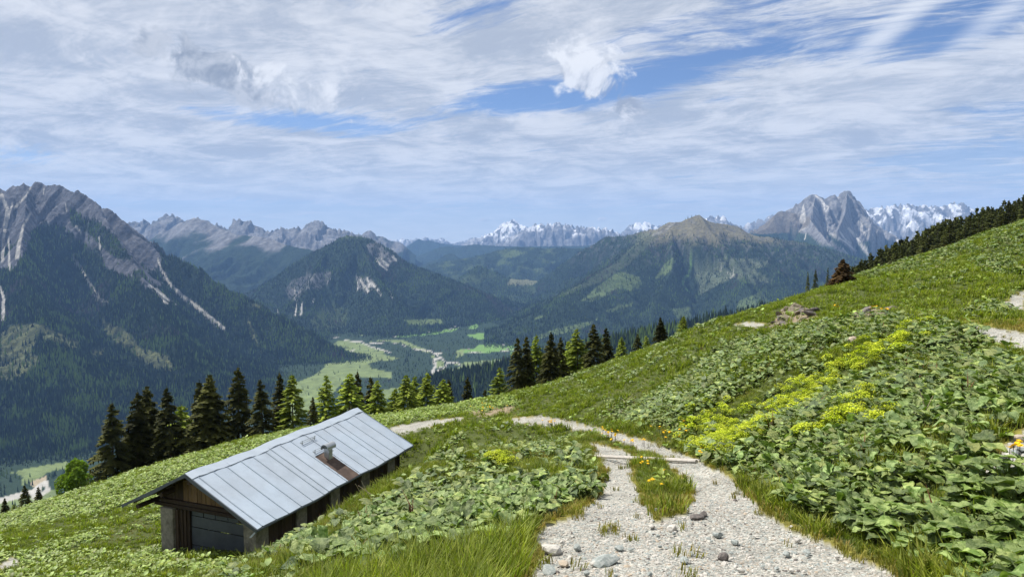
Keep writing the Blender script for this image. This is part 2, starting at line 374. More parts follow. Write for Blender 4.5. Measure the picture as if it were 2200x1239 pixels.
def paint1(X, Y, Z, d, u, sl, qx, qy, PX, PY):
    n, n2 = base_paint(X, Y, 3)
    rock = inpoly(qx, qy, m1_rock).astype(float); rock *= 1 - 0.75 * sstep(0.1, 0.35, n) * sstep(60, -60, Z)
    for p in m1_dark: rock *= 1 - 0.85 * inpoly(qx, qy, p)
    col = mixc(np.broadcast_to(FOREST, X.shape + (3,)), rock, ROCK * np.array([0.50, 0.52, 0.58]))
    col = col * (1 + rock[..., None] * (0.5 * n2 + 0.55 * fbm(X / 25, Y / 60, 3, 7) + 0.45 * (ridged(u / 70, d / 500, 3, 8) - .5))[..., None])
    f = 1 - rock
    for p in m1_clear:
        m = inpoly(qx, qy, p).astype(float); col = mixc(col, m * (0.55 + 0.4 * sstep(-0.3, 0.3, n2)), GRASS * 0.62 + BROWN * 0.35); f *= 1 - 0.88 * m
    ok = (Y > 2800).astype(float)
    for l, a, b in m1_str:
        m = nearline(PX + (qx - PX) * 0.25, PY, Z1(l), a * 0.8, b * 0.8) * ok; col = mixc(col, m * 0.9, SCREE * 0.85); f *= 1 - m
    return col, f
cr1 = [(-700, 450, 4700), (-300, 410, 4800), (-100, 405, 4900), (0, 398, 4950), (12, 400, 4950), (25, 391, 4950), (33, 398, 4950), (45, 397, 4950), (50, 390, 4960), (58, 397, 4970), (70, 393, 4980), (75, 388, 5000), (86, 388, 5000), (95, 395, 5000), (120, 400, 4990), (135, 398, 4990), (150, 413, 4970), (165, 407, 4950), (185, 420, 4930), (200, 426, 4900), (215, 445, 4900), (235, 449, 4880), (262, 468, 4850), (285, 492, 4820), (300, 505, 4800), (330, 533, 4750), (388, 557, 4700), (446, 589, 4600), (467, 607, 4560), (525, 636, 4480), (560, 655, 4420), (593, 672, 4380), (667, 707, 4330), (700, 733, 4300), (738, 752, 4290)]
def wd(pts, f): return [(x, y, D, f(x)) for x, y, D in pts]
W1 = lambda x: float(np.interp(x, [-700, 0, 250, 400, 500, 600, 667, 700, 740], [2550, 2550, 2050, 1250, 850, 520, 330, 220, 130]))
land('mountain', 'steep grey rock massif with dark forest at its foot, filling the left edge', [(wd(cr1, W1), 1.75), ([(200, 430, 4850, 700), (290, 560, 4200, 700), (350, 690, 3600, 600), (400, 770, 3200, 400)], 1.3), ([(60, 400, 4900, 700), (40, 560, 4000, 700), (120, 760, 3000, 800)], 1.3)],
     -705, (-160, 800), (2000, 5500), 540, 340, paint1, M_mid, 100, 330, 60, 0.07, trees=72000, seed=1, warp=0.3, rough=0.66, rowk=0.5, cj=22)

# --- dome-shaped hill in the middle
Z2 = lambda pts: Z5(pts, 2.58, 500, 420)
m2_rock = [Z2(p) for p in ([(740, 270), (800, 255), (850, 300), (905, 355), (840, 410), (790, 350), (750, 310)], [(290, 520), (330, 470), (440, 430), (545, 420), (540, 470), (480, 520), (400, 520), (350, 600), (320, 580)], [(680, 450), (760, 450), (800, 500), (760, 530), (690, 520)])]
m2_str = [([(700, 455), (725, 500), (745, 530)], 1, 3.5), ([(690, 480), (692, 520)], 1, 2), ([(745, 455), (760, 510)], 1, 3), ([(770, 485), (800, 520), (825, 555)], 3, 0.8), ([(790, 345), (815, 380)], 1, 1.5), ([(820, 385), (855, 415)], 2, 1.5), ([(815, 345), (860, 388)], 1, 3), ([(860, 345), (875, 365)], 1, 2), ([(885, 335), (905, 358)], 2, 2.5), ([(355, 600), (345, 665)], 1, 2), ([(385, 595), (378, 660)], 1.5, 3), ([(245, 630), (250, 660)], 1, 2), ([(870, 530), (885, 575)], 1, 1.2), ([(340, 500), (345, 560)], 0.7, 1), ([(450, 570), (440, 600)], 0.7, 0.7)]
m2_green = [Z2([(430, 690), (500, 620), (580, 610), (640, 640), (620, 740), (520, 745), (440, 740)])]
def paint2(X, Y, Z, d, u, sl, qx, qy, PX, PY):
    n, n2 = base_paint(X, Y, 13); rock = np.zeros(X.shape)
    for p in m2_rock: rock = np.maximum(rock, inpoly(qx, qy, p) * (0.35 + 0.5 * sstep(-0.2, 0.2, n2)))
    col = mixc(np.broadcast_to(FOREST * 1.2, X.shape + (3,)), rock, ROCK * 0.85)
    top = sstep(30, 80, Z) * (X > -1700); col = mixc(col, top * 0.7, GRASS * 0.8)
    f = (1 - rock) * (1 - 0.5 * top)
    for p in m2_green: m = inpoly(qx, qy, p) * 0.6; col = mixc(col, m, GRASS * 0.7); f *= 1 - 0.6 * m
    m = inpoly(qx, qy, Z2([(950, 690), (1000, 685), (1150, 685), (1175, 710), (1050, 720), (970, 715)])) * 0.9; col = mixc(col, m, GRASS * 1.2); f *= 1 - m
    for l, a, b in m2_str: m = nearline(PX + (qx - PX) * 0.3, PY, Z2(l), a, b); col = mixc(col, m * 0.85, SCREE); f *= 1 - m
    return col, f
cr2 = [(440, 730, 6400), (480, 700, 6450), (550, 637, 6500), (600, 592, 6700), (640, 562, 6900), (670, 543, 6950), (700, 527, 7000), (735, 510, 7000), (750, 506, 7000), (770, 507, 7000), (790, 510, 7000), (815, 521, 7000), (840, 537, 6950), (870, 560, 6900), (900, 573, 6850), (950, 590, 6700), (1000, 612, 6600), (1050, 640, 6400), (1100, 690, 6300)]
W2 = lambda x: float(np.interp(x, [440, 600, 765, 1000, 1100], [700, 1300, 1700, 1300, 700]))
land('mountain', 'rounded forested hill with small pale scree streaks, in the middle of the valley', [(wd(cr2, W2), 1.35), ([(770, 515, 6900, 500), (800, 580, 6200, 500), (850, 660, 5700, 450)], 1.2), ([(700, 535, 6900, 450), (660, 620, 6000, 450), (640, 690, 5500, 400)], 1.2)], -705, (430, 1150), (5000, 7900), 300, 170, paint2, M_mid, 60, 420, 45, 0.10, trees=32000, seed=5)

# --- right massif with the brown summit
Z3 = lambda pts: Z5(pts, 2.58, 1000, 400)
m5_clear = [(Z3(p), c, k) for p, c, k in (
    ([(640, 635), (740, 550), (850, 470), (960, 500), (980, 550), (920, 580), (840, 570), (740, 610)], 0, .8), ([(1050, 520), (1060, 490), (1110, 420), (1160, 385), (1175, 400), (1130, 480)], 0, .8),
    ([(1240, 340), (1262, 400), (1255, 470), (1215, 530), (1215, 555), (1255, 592), (1240, 592), (1200, 545), (1205, 520), (1235, 470), (1245, 400), (1230, 350)], 2, .9), ([(1270, 440), (1400, 400), (1500, 400), (1680, 410), (1670, 440), (1600, 460), (1560, 440), (1700, 520), (1640, 560), (1560, 530), (1480, 500), (1380, 560), (1300, 600), (1290, 540), (1270, 500)], 1, .7),
    ([(1500, 700), (1510, 640), (1640, 580), (1680, 640), (1600, 700)], 0, .7), ([(1130, 680), (1260, 665), (1250, 740), (1210, 760), (1180, 740)], 0, .7), ([(770, 690), (930, 640), (920, 660), (800, 700)], 0, .7), ([(500, 790), (760, 730), (640, 790), (400, 850), (340, 850)], 0, .7), ([(380, 730), (455, 708), (440, 722), (385, 742)], 0, .9),
    ([(640, 630), (700, 600), (860, 560), (800, 600), (700, 640)], 0, .5))]
def paint5(X, Y, Z, d, u, sl, qx, qy, PX, PY):
    n, n2 = base_paint(X, Y, 23); col = np.broadcast_to(FOREST * 1.15, X.shape + (3,))
    top = sstep(-40, 90, Z + 70 * n) * sstep(1330, 1420, PX); col = mixc(col, top * 0.9, BROWN * 1.15 + GRASS * 0.25); f = 1 - top * 0.95
    rk = sstep(0.05, 0.25, n2) * sstep(-320, -60, Z) * 0.55; col = mixc(col, rk, ROCK * 0.6); f *= 1 - 0.6 * rk
    rid = inpoly(qx, qy, [(1380, 500), (1330, 560), (1250, 610), (1180, 640), (1200, 640), (1290, 605), (1350, 570), (1420, 500)]) * 0.5; col = mixc(col, rid, GRASS * 0.7 + ROCK * 0.15); f *= 1 - rid
    for p, c, k in m5_clear:
        m = inpoly(qx, qy, p) * k * (0.6 + 0.4 * sstep(-0.4, 0.2, n2)); col = mixc(col, m, (GRASS * 1.35, GRASS * 0.75 + ROCK * 0.30, FIELD * 0.9)[c]); f *= 1 - m
    tr = nearline(PX, PY, Z3([(1395, 455), (1440, 480), (1500, 490), (1440, 515)]), 0.8); col = mixc(col, tr * 0.6, SCREE)
    m = nearline(PX, PY, Z3([(1040, 270), (1100, 250), (1160, 200)]), 3) * .6; col = mixc(col, m, SCREE * .5)
    return col, f
cr5 = [(1050, 712, 5300, 500), (1120, 688, 5300, 600), (1180, 655, 5450, 800), (1250, 610, 5900, 1000), (1330, 560, 6400, 1300), (1380, 515, 6800, 1700), (1420, 491, 7000, 2000), (1445, 475, 7000, 2100), (1470, 474, 7000, 2200), (1483, 468, 7000, 2300), (1495, 462, 7000, 2300), (1507, 459, 7000, 2300), (1514, 466, 7000, 2300), (1525, 475, 7000, 2300), (1545, 480, 7050, 2300), (1560, 481, 7100, 2300), (1590, 485, 7200, 2300), (1610, 497, 7200, 2300), (1640, 507, 7200, 2300), (1720, 520, 7300, 2300), (1820, 548, 7400, 2300), (1950, 575, 7400, 2300), (2200, 600, 7400, 2300)]
cr5b = [(1445, 475, 7000, 1200), (1415, 489, 7500, 1300), (1380, 497, 7900, 1300), (1345, 506, 8100, 1300), (1300, 508, 8300, 1200), (1270, 525, 8350, 1100), (1240, 545, 8300, 1000), (1180, 590, 8200, 800), (1120, 632, 8000, 600), (1060, 665, 7800, 500)]
land('mountain', 'broad forested mountain with a brown bare summit and grassy clearings', [(cr5, 1.3), (cr5b, 1.3), ([(1505, 470, 6900, 700), (1590, 580, 6000, 700), (1650, 680, 5200, 500)], 1.2), ([(1440, 490, 6900, 500), (1440, 580, 6200, 500), (1400, 660, 5600, 400)], 1.2)], -705, (1040, 2260), (4500, 8900), 470, 230, paint5, M_mid, 60, 420, 50, 0.12, trees=46000, seed=9)

# --- low knob and the ridges behind
def paint_f(k=1.0, clear=(), seedn=33, light=0.0):
    def f(X, Y, Z, d, u, sl, qx, qy, PX, PY):
        n, n2 = base_paint(X, Y, seedn); col = FOREST * k * (1 + 0.5 * n[..., None] + 0.5 * n2[..., None]); fm = np.ones(X.shape)
        col = mixc(col, light * sstep(0.05, 0.3, n), GRASS * 0.8)
        for p, c in clear: m = inpoly(qx, qy, p) * 0.85; col = mixc(col, m, c); fm *= 1 - m
        return col, fm
    return f
land('hill', 'small dark wooded knob beyond the valley floor', [([(940, 625, 8200, 600), (985, 596, 8200, 700), (1010, 577, 8200, 700), (1028, 571, 8200, 700), (1045, 573, 8200, 700), (1065, 583, 8200, 700), (1100, 596, 8200, 800), (1150, 603, 8300, 900), (1230, 605, 8400, 900)], 1.3)], -640, (900, 1260), (7000, 9300), 150, 70,
     paint_f(1.3, [(Z3([(230, 545), (265, 490), (430, 485), (425, 510), (400, 540), (330, 552)]), GRASS * 0.6 + BROWN * 0.6 + .04), (Z2([(1195, 440), (1290, 400), (1290, 420), (1220, 462)]), GRASS), (Z2([(1200, 495), (1235, 510), (1255, 530), (1230, 525)]), GRASS * 1.3)], 33, 0.5), M_mid, 50, 350, 25, 0.2, trees=7000, seed=13)
land('hill', 'long wooded ridge behind the valley, under the snowy range', [([(880, 600, 10500, 1600), (920, 568, 10500, 1600), (980, 557, 10500, 1600), (1040, 545, 10600, 1600), (1080, 535, 10700, 1600), (1110, 531, 10700, 1600), (1180, 531, 10700, 1600), (1260, 532, 10700, 1600), (1330, 535, 10700, 1600)], 1.3)], -640, (860, 1380), (8600, 11600), 230, 70,
     paint_f(1.15, [(Z3([(210, 380), (270, 350), (330, 370), (250, 400)]), GRASS)], 35, 0.7), M_mid, 60, 500, 35, 0.15, trees=6000, seed=15, tall=1.1)
land('hill', 'dark spruce slope just beyond the near trees', [([(860, 870, 1900, 500), (900, 838, 1900, 700), (928, 817, 1950, 900), (981, 799, 2000, 1000), (1060, 783, 2000, 1100), (1104, 768, 2000, 1100), (1200, 740, 1950, 1100), (1300, 722, 1900, 1100), (1450, 700, 1800, 1100), (1700, 650, 1700, 1100), (2000, 610, 1600, 1100)], 1.1)], -705, (840, 2100), (1000, 2500), 160, 90, paint_f(0.9), M_mid, 25, 300, 20, 0.2, trees=16000, seed=17)

# --- rocky peak on the right
Z6 = lambda pts: Z5(pts, 7.333, 1650, 400)
m6_for = [(1500, 600), (1500, 505), (1600, 500), (1640, 503), (1690, 500), (1712, 499), (1735, 502), (1748, 512), (1762, 526), (1785, 528), (1800, 538), (1815, 552), (1820, 545), (1790, 522), (1775, 500), (1800, 512), (1830, 540), (1842, 550), (1836, 525), (1850, 520), (1868, 518), (1890, 530), (1902, 540), (1885, 512), (1900, 514), (1925, 520), (1960, 516), (2100, 540), (2300, 700), (1500, 700)]
m6_str = [([(890, 650), (1050, 790), (1200, 860), (1380, 1015)], 1.5, 2.0), ([(1140, 730), (1230, 850), (1300, 900)], 2, 1), ([(1270, 670), (1400, 800), (1450, 900), (1560, 1040)], 2.5, 4), ([(1420, 640), (1640, 850), (1850, 1015)], 2, 3), ([(1420, 540), (1600, 700), (1700, 850)], 0.8, 0.8), ([(750, 150), (830, 210), (880, 280)], 1.5, 3), ([(880, 280), (900, 390)], 2, 1), ([(890, 290), (960, 330), (910, 400)], 1, 1.2), ([(560, 280), (555, 400), (545, 530)], 0.6, 7), ([(660, 240), (770, 370)], .8, .8), ([(1990, 770), (2020, 785)], 1.5, 2), ([(2030, 850), (2120, 890)], 2, 2.5), ([(1910, 880), (1940, 880)], 1.2, 1.2), ([(700, 400), (705, 480), (670, 545)], .8, .8), ([(600, 740), (580, 840)], 1, 1), ([(1090, 160), (1120, 210)], 1.2, 1), ([(1150, 950), (1270, 1090)], .8, .8), ([(640, 640), (500, 700), (440, 740)], .8, .8)]
def paint6(X, Y, Z, d, u, sl, qx, qy, PX, PY):
    n, n2 = base_paint(X, Y, 43); col = np.broadcast_to(ROCK * 0.95, X.shape + (3,)) * (1 + 0.6 * n2[..., None] + 0.5 * (ridged(u / 110, d / 800, 3, 44) - .5)[..., None])
    low = inpoly(qx, qy, Z6([(-600, 900), (-300, 640), (0, 560), (130, 420), (300, 400), (700, 500), (640, 620), (500, 720), (0, 900)])) * 0.75; col = mixc(col, low, BROWN * 0.9 + 0.01)
    f = inpoly(qx, qy, m6_for).astype(float); col = mixc(col, f, FOREST * 1.6)
    fan = inpoly(qx, qy, Z6([(1480, 500), (1620, 520), (1900, 720), (2130, 880), (2060, 900), (1800, 800), (1640, 760), (1500, 620)])) * 0.8; col = mixc(col, fan, ROCK * 1.25); f *= 1 - fan
    for l, a, b in m6_str: m = nearline(PX, PY, Z6(l), a, b); col = mixc(col, m * 0.9, SCREE * (1.5 if l[0] in ((750, 150), (880, 280), (890, 290), (2030, 850), (1990, 770), (1910, 880)) else 1)); f *= 1 - m
    return col, f
cr6 = [(1500, 520, 9300), (1600, 505, 9600), (1640, 492, 10000), (1650, 487, 10300), (1660, 470, 10400), (1668, 457, 10500), (1676, 452, 10500), (1687, 453, 10500), (1704, 446, 10500), (1709, 436, 10500), (1716, 436, 10500), (1726, 428, 10500), (1737, 420, 10500), (1745, 416, 10500), (1754, 415.5, 10500), (1764, 421, 10500), (1773, 426, 10500), (1779, 422, 10500), (1786, 419, 10500), (1794, 417.5, 10500), (1801, 421.5, 10500), (1804, 415, 10500), (1809, 411, 10500), (1813, 407.3, 10500), (1820, 406.5, 10500), (1827, 406.8, 10500), (1831, 417, 10500), (1836, 421, 10500), (1839, 429, 10500), (1845, 428.5, 10500), (1849, 434, 10500), (1852, 442, 10500), (1856, 448, 10500), (1865, 468, 10500), (1889, 485, 10500), (1923, 506, 10400), (1940, 518, 10300), (1960, 530, 10000), (2060, 580, 9800)]
W6 = lambda x: float(np.interp(x, [1500, 1640, 1700, 1900, 2060], [1500, 1800, 2500, 2500, 1500]))
land('mountain', 'jagged grey rocky peak with pale scree fans, on the right', [(wd(cr6, W6), 1.9), ([(1752, 420, 10400, 600), (1740, 470, 9700, 700), (1790, 530, 8900, 500)], 1.3), ([(1820, 410, 10400, 500), (1815, 455, 9900, 500), (1800, 490, 9400, 400)], 1.3)], -500, (1480, 2120), (7600, 11300), 330, 190, paint6, M_mid, 150, 420, 80, 0.07, trees=4500, seed=21, tall=1.15, warp=0.12, rough=0.64, rowk=0.9, cj=12)

# --- distant ranges
def paint_range(tree=-250, snow=500, sn=0.5, rk=0.9, fk=1.15):
    def f(X, Y, Z, d, u, sl, qx, qy, PX, PY):
        n, n2 = base_paint(X, Y, 53); big = fbm(X / 700, Y / 700, 4, 57)
        col = np.broadcast_to(FOREST * fk, X.shape + (3,)); r = sstep(tree - 60, tree + 60, Z + big * 500); col = mixc(col, r, ROCK * rk) * (1 + 0.35 * n[..., None] + r[..., None] * (0.6 * n2 + 0.5 * (ridged(u / 160, d / 900, 3, 64) - .5))[..., None])
        if sn > 0:
            s = sstep(snow - 150, snow + 250, Z + big * 500) ; m = sstep(0.80 - sn * 0.42, 0.90 - sn * 0.42, ridged(X / 420, Y / 420, 4, 59) * 0.55 + fbm(u / 130, d / 700, 4, 61) * 0.9 + fbm(X / 90, Y / 90, 3, 66) * 0.35 + 0.22) * s * sstep(3.2, 1.2, sl)
            col = mixc(col, m, SNOW)
        return col, X * 0
    return f
ranges = [
 ('row of jagged grey peaks with thin snow gullies, left of centre', [(240, 520), (270, 480), (283, 476), (286, 472), (294, 471), (302, 482), (306, 471), (312, 474), (321, 482), (328, 475), (338, 474), (344, 465), (353, 460.5), (367, 458), (376, 458), (387, 468), (398, 475.6), (408, 470.7), (419, 468.4), (427, 466.8), (442, 473), (458, 480), (471, 478.6), (484, 487.7), (494, 493), (497, 477), (505, 469.5), (514, 469), (523, 473), (528, 475), (535, 469.5), (544, 476), (555, 486.6), (571, 494.5), (585, 493.4), (601, 489), (623, 491), (635, 489), (655, 485.5), (669, 476), (680, 473.5), (692, 474), (703, 480), (714, 490), (733, 491), (745, 495), (760, 499), (800, 508), (850, 530)], 12500, 3000, 1.6, -650, (-330, 520, 0.35), 320, 90),
 ('blue crag and shoulder behind the rounded hill', [(700, 520), (740, 499), (749, 497), (763, 503.6), (778, 503.6), (783, 498), (789, 495.5), (796, 494.5), (802, 499), (805, 507), (823, 507), (834, 514.5), (843, 518), (858, 519), (867, 525.5), (878, 534.5), (887, 543.6), (894, 558), (905, 580), (930, 620)], 13500, 1800, 1.5, -650, (0, 900, 0.0), 130, 60),
 ('faint far snow-dusted summits on the horizon', [(780, 520), (836, 512.7), (849, 514.5), (865, 511.7), (877, 513), (889, 515.5), (898, 510), (907, 513.6), (914, 507.5), (922, 512), (930, 513.5), (938, 512.7), (947, 510), (958, 514.5), (969, 522), (985, 519), (1000, 516), (1010, 511), (1022, 508), (1034, 512), (1060, 522)], 27000, 3000, 1.4, -300, (-300, 120, 0.9), 200, 40),
 ('blue wooded ridge beneath the far summits', [(840, 545), (874, 529), (888, 520), (899, 513), (912, 517), (925, 516), (945, 522), (975, 526), (1010, 528), (1080, 540)], 19000, 2500, 1.4, -650, (900, 900, 0.0), 150, 50),
 ('blue layered wooded ridge in the gap of the valley', [(850, 560), (890, 552), (920, 541), (940, 532), (960, 528), (985, 531), (1005, 526), (1020, 524), (1050, 527), (1100, 529), (1200, 528), (1330, 526)], 15500, 2500, 1.4, -650, (900, 900, 0.0), 260, 50),
 ('low blue cone hill in the valley gap', [(890, 575), (925, 562), (943, 556), (953, 549), (965, 543.6), (976, 546), (991, 556), (1020, 568)], 12500, 1200, 1.3, -600, (900, 900, 0.0), 100, 40),
 ('tall white snow peak, highest of the distant range', [(960, 540), (991, 526), (1009, 514.5), (1020, 509), (1034, 506), (1049, 501), (1060, 498), (1067, 491), (1073, 487), (1078, 482), (1082, 478), (1090, 476), (1096, 474), (1103, 472), (1110, 475), (1118, 480), (1126, 484), (1135, 489), (1150, 500), (1180, 520)], 22000, 3600, 1.5, -700, (-100, 100, 1.0), 170, 90),
 ('wide pale rock range with bright snowfields right of the snow peak', [(1050, 532), (1100, 505), (1115, 497), (1129, 489), (1134, 487), (1143, 486), (1149, 479), (1156, 477.5), (1162, 478), (1169, 482.7), (1176, 480), (1187, 480), (1192, 475.5), (1198, 478), (1203, 476.5), (1212, 478), (1218, 481), (1227, 481), (1234, 485.5), (1245, 484.5), (1260, 488), (1272, 486.5), (1291, 488), (1309, 489), (1320, 492.7), (1327, 499), (1343, 504.5), (1380, 515)], 19500, 3200, 1.7, -700, (-200, 320, 0.62), 260, 90),
 ('snow-topped rock dome behind the forested ridge', [(1320, 510), (1343, 493), (1349, 487), (1354, 483.6), (1362, 481), (1369, 478), (1378, 478), (1385, 476), (1391, 478), (1398, 480), (1407, 486), (1416, 484), (1425, 483.6), (1450, 490), (1480, 505)], 22500, 2800, 1.6, -500, (-100, 300, 0.7), 120, 60),
 ('far blue crags with a snowfield right of the brown summit', [(1500, 475), (1518, 466.7), (1527, 463.4), (1536, 461), (1543, 463.4), (1550, 462), (1560, 467), (1565, 472.7), (1571, 479), (1600, 487), (1606, 479), (1615, 475.4), (1625, 474), (1632, 469), (1637, 472.7), (1643, 471.6), (1650, 464), (1659, 459), (1666, 459.6), (1700, 470)], 18500, 2600, 1.6, -500, (-100, 420, 0.6), 150, 60),
 ('snow-covered rock plateau behind the right-hand trees', [(1780, 480), (1840, 458), (1857, 450), (1878, 446), (1890, 444), (1915, 440.5), (1925, 438.5), (1940, 437), (1952, 436.5), (1965, 439), (1973, 442.7), (1985, 440), (1993, 440), (2005, 441), (2017, 444), (2030, 439), (2040, 436.5), (2047, 434), (2054, 433.6), (2062, 435), (2071, 435.5), (2084, 446), (2101, 453), (2125, 461), (2200, 470), (2300, 480)], 17000, 3200, 1.7, -500, (-150, 250, 0.62), 260, 90),
 ('low brown-green ridge before the snowy plateau', [(1900, 535), (1940, 515), (1965, 507), (1985, 497), (2003, 490), (2018, 487), (2030, 489), (2080, 500), (2200, 520)], 12500, 1600, 1.3, -300, (-50, 2000, 0.0), 120, 40)]
for i, (lab, pts, D, wdt, p, base, (tl, sn, sa_), nc, nr) in enumerate(ranges):
    x0, x1 = pts[0][0], pts[-1][0]
    jl = 280 if D > 18000 else 240
    land('mountain_range', lab, [([(x, y, D + 40 * math.sin(k * 2.3), wdt) for k, (x, y) in enumerate(pts)], p)], base, (x0, x1), (D - wdt * 1.05, D + wdt * 0.6), nc, nr, paint_range(tl, sn, sa_), M_far, 170 if sa_ > 0 else 60, 600, 130 if sa_ > 0 else 45, 0.04, seed=60 + i, warp=0.0, rough=0.62, rowk=1.5, cj=70 if sa_ > 0 else 8)
land('mountain', 'blue forested slope below the jagged peaks, left of the rounded hill', [([(380, 480, 10800, 1500), (410, 471, 10700, 1800), (419, 469, 10600, 1800), (427, 467, 10500, 1800), (445, 476, 10400, 1800), (470, 489, 10200, 1800), (505, 503.6, 9900, 1800), (530, 506, 9700, 1800), (555, 507, 9600, 1800), (578, 510, 9500, 1800), (612, 524, 9300, 1700), (650, 533, 9200, 1600), (680, 540, 9100, 1400), (720, 580, 9000, 1000), (760, 640, 9000, 700)], 1.35), ([(350, 490, 11000, 1500), (330, 520, 10500, 1500), (300, 560, 9500, 1500)], 1.3)], -650, (240, 800), (7600, 11700), 240, 110, paint_range(10, 2000, 0, 0.85, 1.2), M_far, 90, 600, 70, 0.08, seed=91)

# --- valley floor with fields, clear-cut and gravel river
v_grass = [(Z5(p), c) for p, c in (
    ([(190, 540), (390, 400), (480, 395), (620, 430), (800, 490), (830, 540), (960, 570), (870, 590), (740, 600), (670, 620), (680, 660), (880, 700), (880, 760), (740, 745), (600, 750), (420, 800), (330, 900), (200, 1000), (60, 1100), (-80, 1200), (-120, 900), (-20, 800), (130, 740), (260, 650), (250, 580)], 0),
    ([(620, 420), (800, 405), (1000, 430), (1100, 480), (1250, 520), (1240, 500), (1000, 400), (800, 395)], 0),
    ([(880, 370), (960, 350), (1130, 335), (1300, 300), (1380, 275), (1520, 262), (1500, 310), (1390, 322), (1290, 348), (1150, 352), (1000, 368)], 1), ([(1590, 350), (1700, 335), (1840, 330), (1850, 385), (1700, 388)], 1),
    ([(1720, 440), (2100, 430), (2090, 480), (1950, 505), (1800, 515), (1560, 520), (1500, 490), (1650, 480)], 1), ([(2010, 510), (2080, 510), (2080, 550), (2020, 550)], 1), ([(1600, 250), (1700, 238), (1690, 290), (1620, 290)], 1), ([(1640, 215), (1800, 170), (1780, 210), (1680, 228)], 1), ([(1850, 305), (1990, 262), (1960, 295), (1900, 320)], 1),
    ([(1860, 150), (1960, 130), (1950, 160), (1900, 175)], 0), ([(1990, 130), (2090, 95), (2080, 120), (2000, 140)], 2), ([(1050, 205), (1390, 215), (1300, 260), (1150, 265), (1030, 240)], 0), ([(1390, 640), (1640, 600), (1960, 575), (1850, 620), (1600, 680), (1420, 745), (1400, 700), (1550, 640)], 0),
    ([(580, 325), (740, 325), (730, 345), (600, 350)], 0), ([(1300, 580), (1370, 600), (1380, 650), (1320, 660)], 0), ([(1260, 540), (1300, 540), (1300, 570), (1270, 570)], 0), ([(1500, 500), (1580, 480), (1560, 550), (1500, 560)], 0), ([(800, 860), (1000, 850), (1050, 900), (1000, 960), (800, 950)], 0))]
v_grass += [(Z5(p, 7.743, 0, 960), c) for p, c in (([(130, 430), (520, 340), (1100, 240), (1200, 330), (760, 420), (740, 480), (560, 560), (370, 640), (370, 500), (260, 420)], 0), ([(-200, 900), (330, 860), (900, 700), (1100, 900), (400, 1300), (-200, 1300)], 0), ([(500, 590), (760, 480), (780, 550), (560, 660)], 3))]
v_grav = [(Z5(l), a, b) for l, a, b in (([(1090, 480), (1250, 500), (1320, 540), (1340, 570), (1285, 580), (1300, 640), (1275, 690), (1270, 790)], 1.3, 3), ([(1340, 520), (1350, 560), (1400, 610), (1395, 650), (1370, 675), (1280, 700)], 1.0, 2.2), ([(440, 400), (600, 415), (700, 465), (800, 490), (870, 515)], 1.3, 1.1), ([(690, 425), (800, 425)], 1.2, 1.2), ([(900, 430), (990, 435), (1010, 455)], 0.8, 0.8), ([(480, 510), (535, 490)], 1.5, 1.2), ([(1560, 520), (1700, 510), (1900, 505), (2100, 485)], 0.8, 0.8), ([(1430, 290), (1520, 268)], 2.2, 1.5), ([(880, 370), (940, 355)], 0.8, 0.8), ([(1300, 520), (1350, 520)], 2, 1.5), ([(300, 365), (380, 375)], .7, .7), ([(1410, 610), (1500, 610), (1550, 640)], 1, 1), ([(1330, 660), (1400, 640)], 1.2, 1.2))]
v_grav += [(Z5(l, 7.743, 0, 960), a, b) for l, a, b in (([(-200, 980), (0, 890), (330, 800), (560, 760), (640, 700)], 5, 8), ([(560, 740), (640, 660), (770, 580)], 6, 5), ([(560, 840), (700, 790), (800, 700), (760, 600)], 4, 5))]
def paintv(X, Y, Z, d, u, sl, qx, qy, PX, PY):
    n, n2 = base_paint(X, Y, 73); col = np.broadcast_to(FOREST * 1.1, X.shape + (3,)); f = np.ones(X.shape)
    k = (qx - PX) * 0.35; qx2 = PX + k; qy2 = PY + (qy - PY) * 0.15
    for p, c in v_grass:
        m = inpoly(qx2, qy2, p).astype(float) * (1.0 if c else 0.9); cc = (GRASS * 1.15 + BROWN * 0.15, FIELD, SCREE * 0.5, BROWN * 1.8)[c]
        col = mixc(col, m, cc * (1 + (0.5 if c == 0 else 0.08) * n2[..., None])); f *= 1 - m * (1.0 if c else 0.965)
    for l, a, b in v_grav: m = nearline(PX + k * 0.3, PY, l, a, b); col = mixc(col, m * 0.85, SCREE * 0.68); f *= 1 - m
    f *= 1 - 0.55 * sstep(0.15, 0.3, n)
    return col, f
land('valley_floor', 'flat valley floor with dark woods, green fields and a pale gravel river', [], -700, (-160, 2260), (1400, 9300), 620, 190, paintv, M_flat, trees=40000, seed=33, flat=lambda X, Y: -700 + fbm(X / 600, Y / 600, 3, 5) * 9 + np.maximum(Y - 5200, 0) * 0.03 + np.maximum(1900 - Y, 0) * 0.1, th=(12, 20))
add_trees('distant_forest', 'dark conifer forest that covers the slopes and the valley floor far below')
# ground sheet to the horizon
gp = land('terrain', 'far low ground reaching to the horizon', [], -760, (-2500, 4700), (1300, 45000), 60, 40, paint_f(1.2), M_far, seed=3, flat=lambda X, Y: -760 + fbm(X / 3000, Y / 3000, 3, 5) * 20)

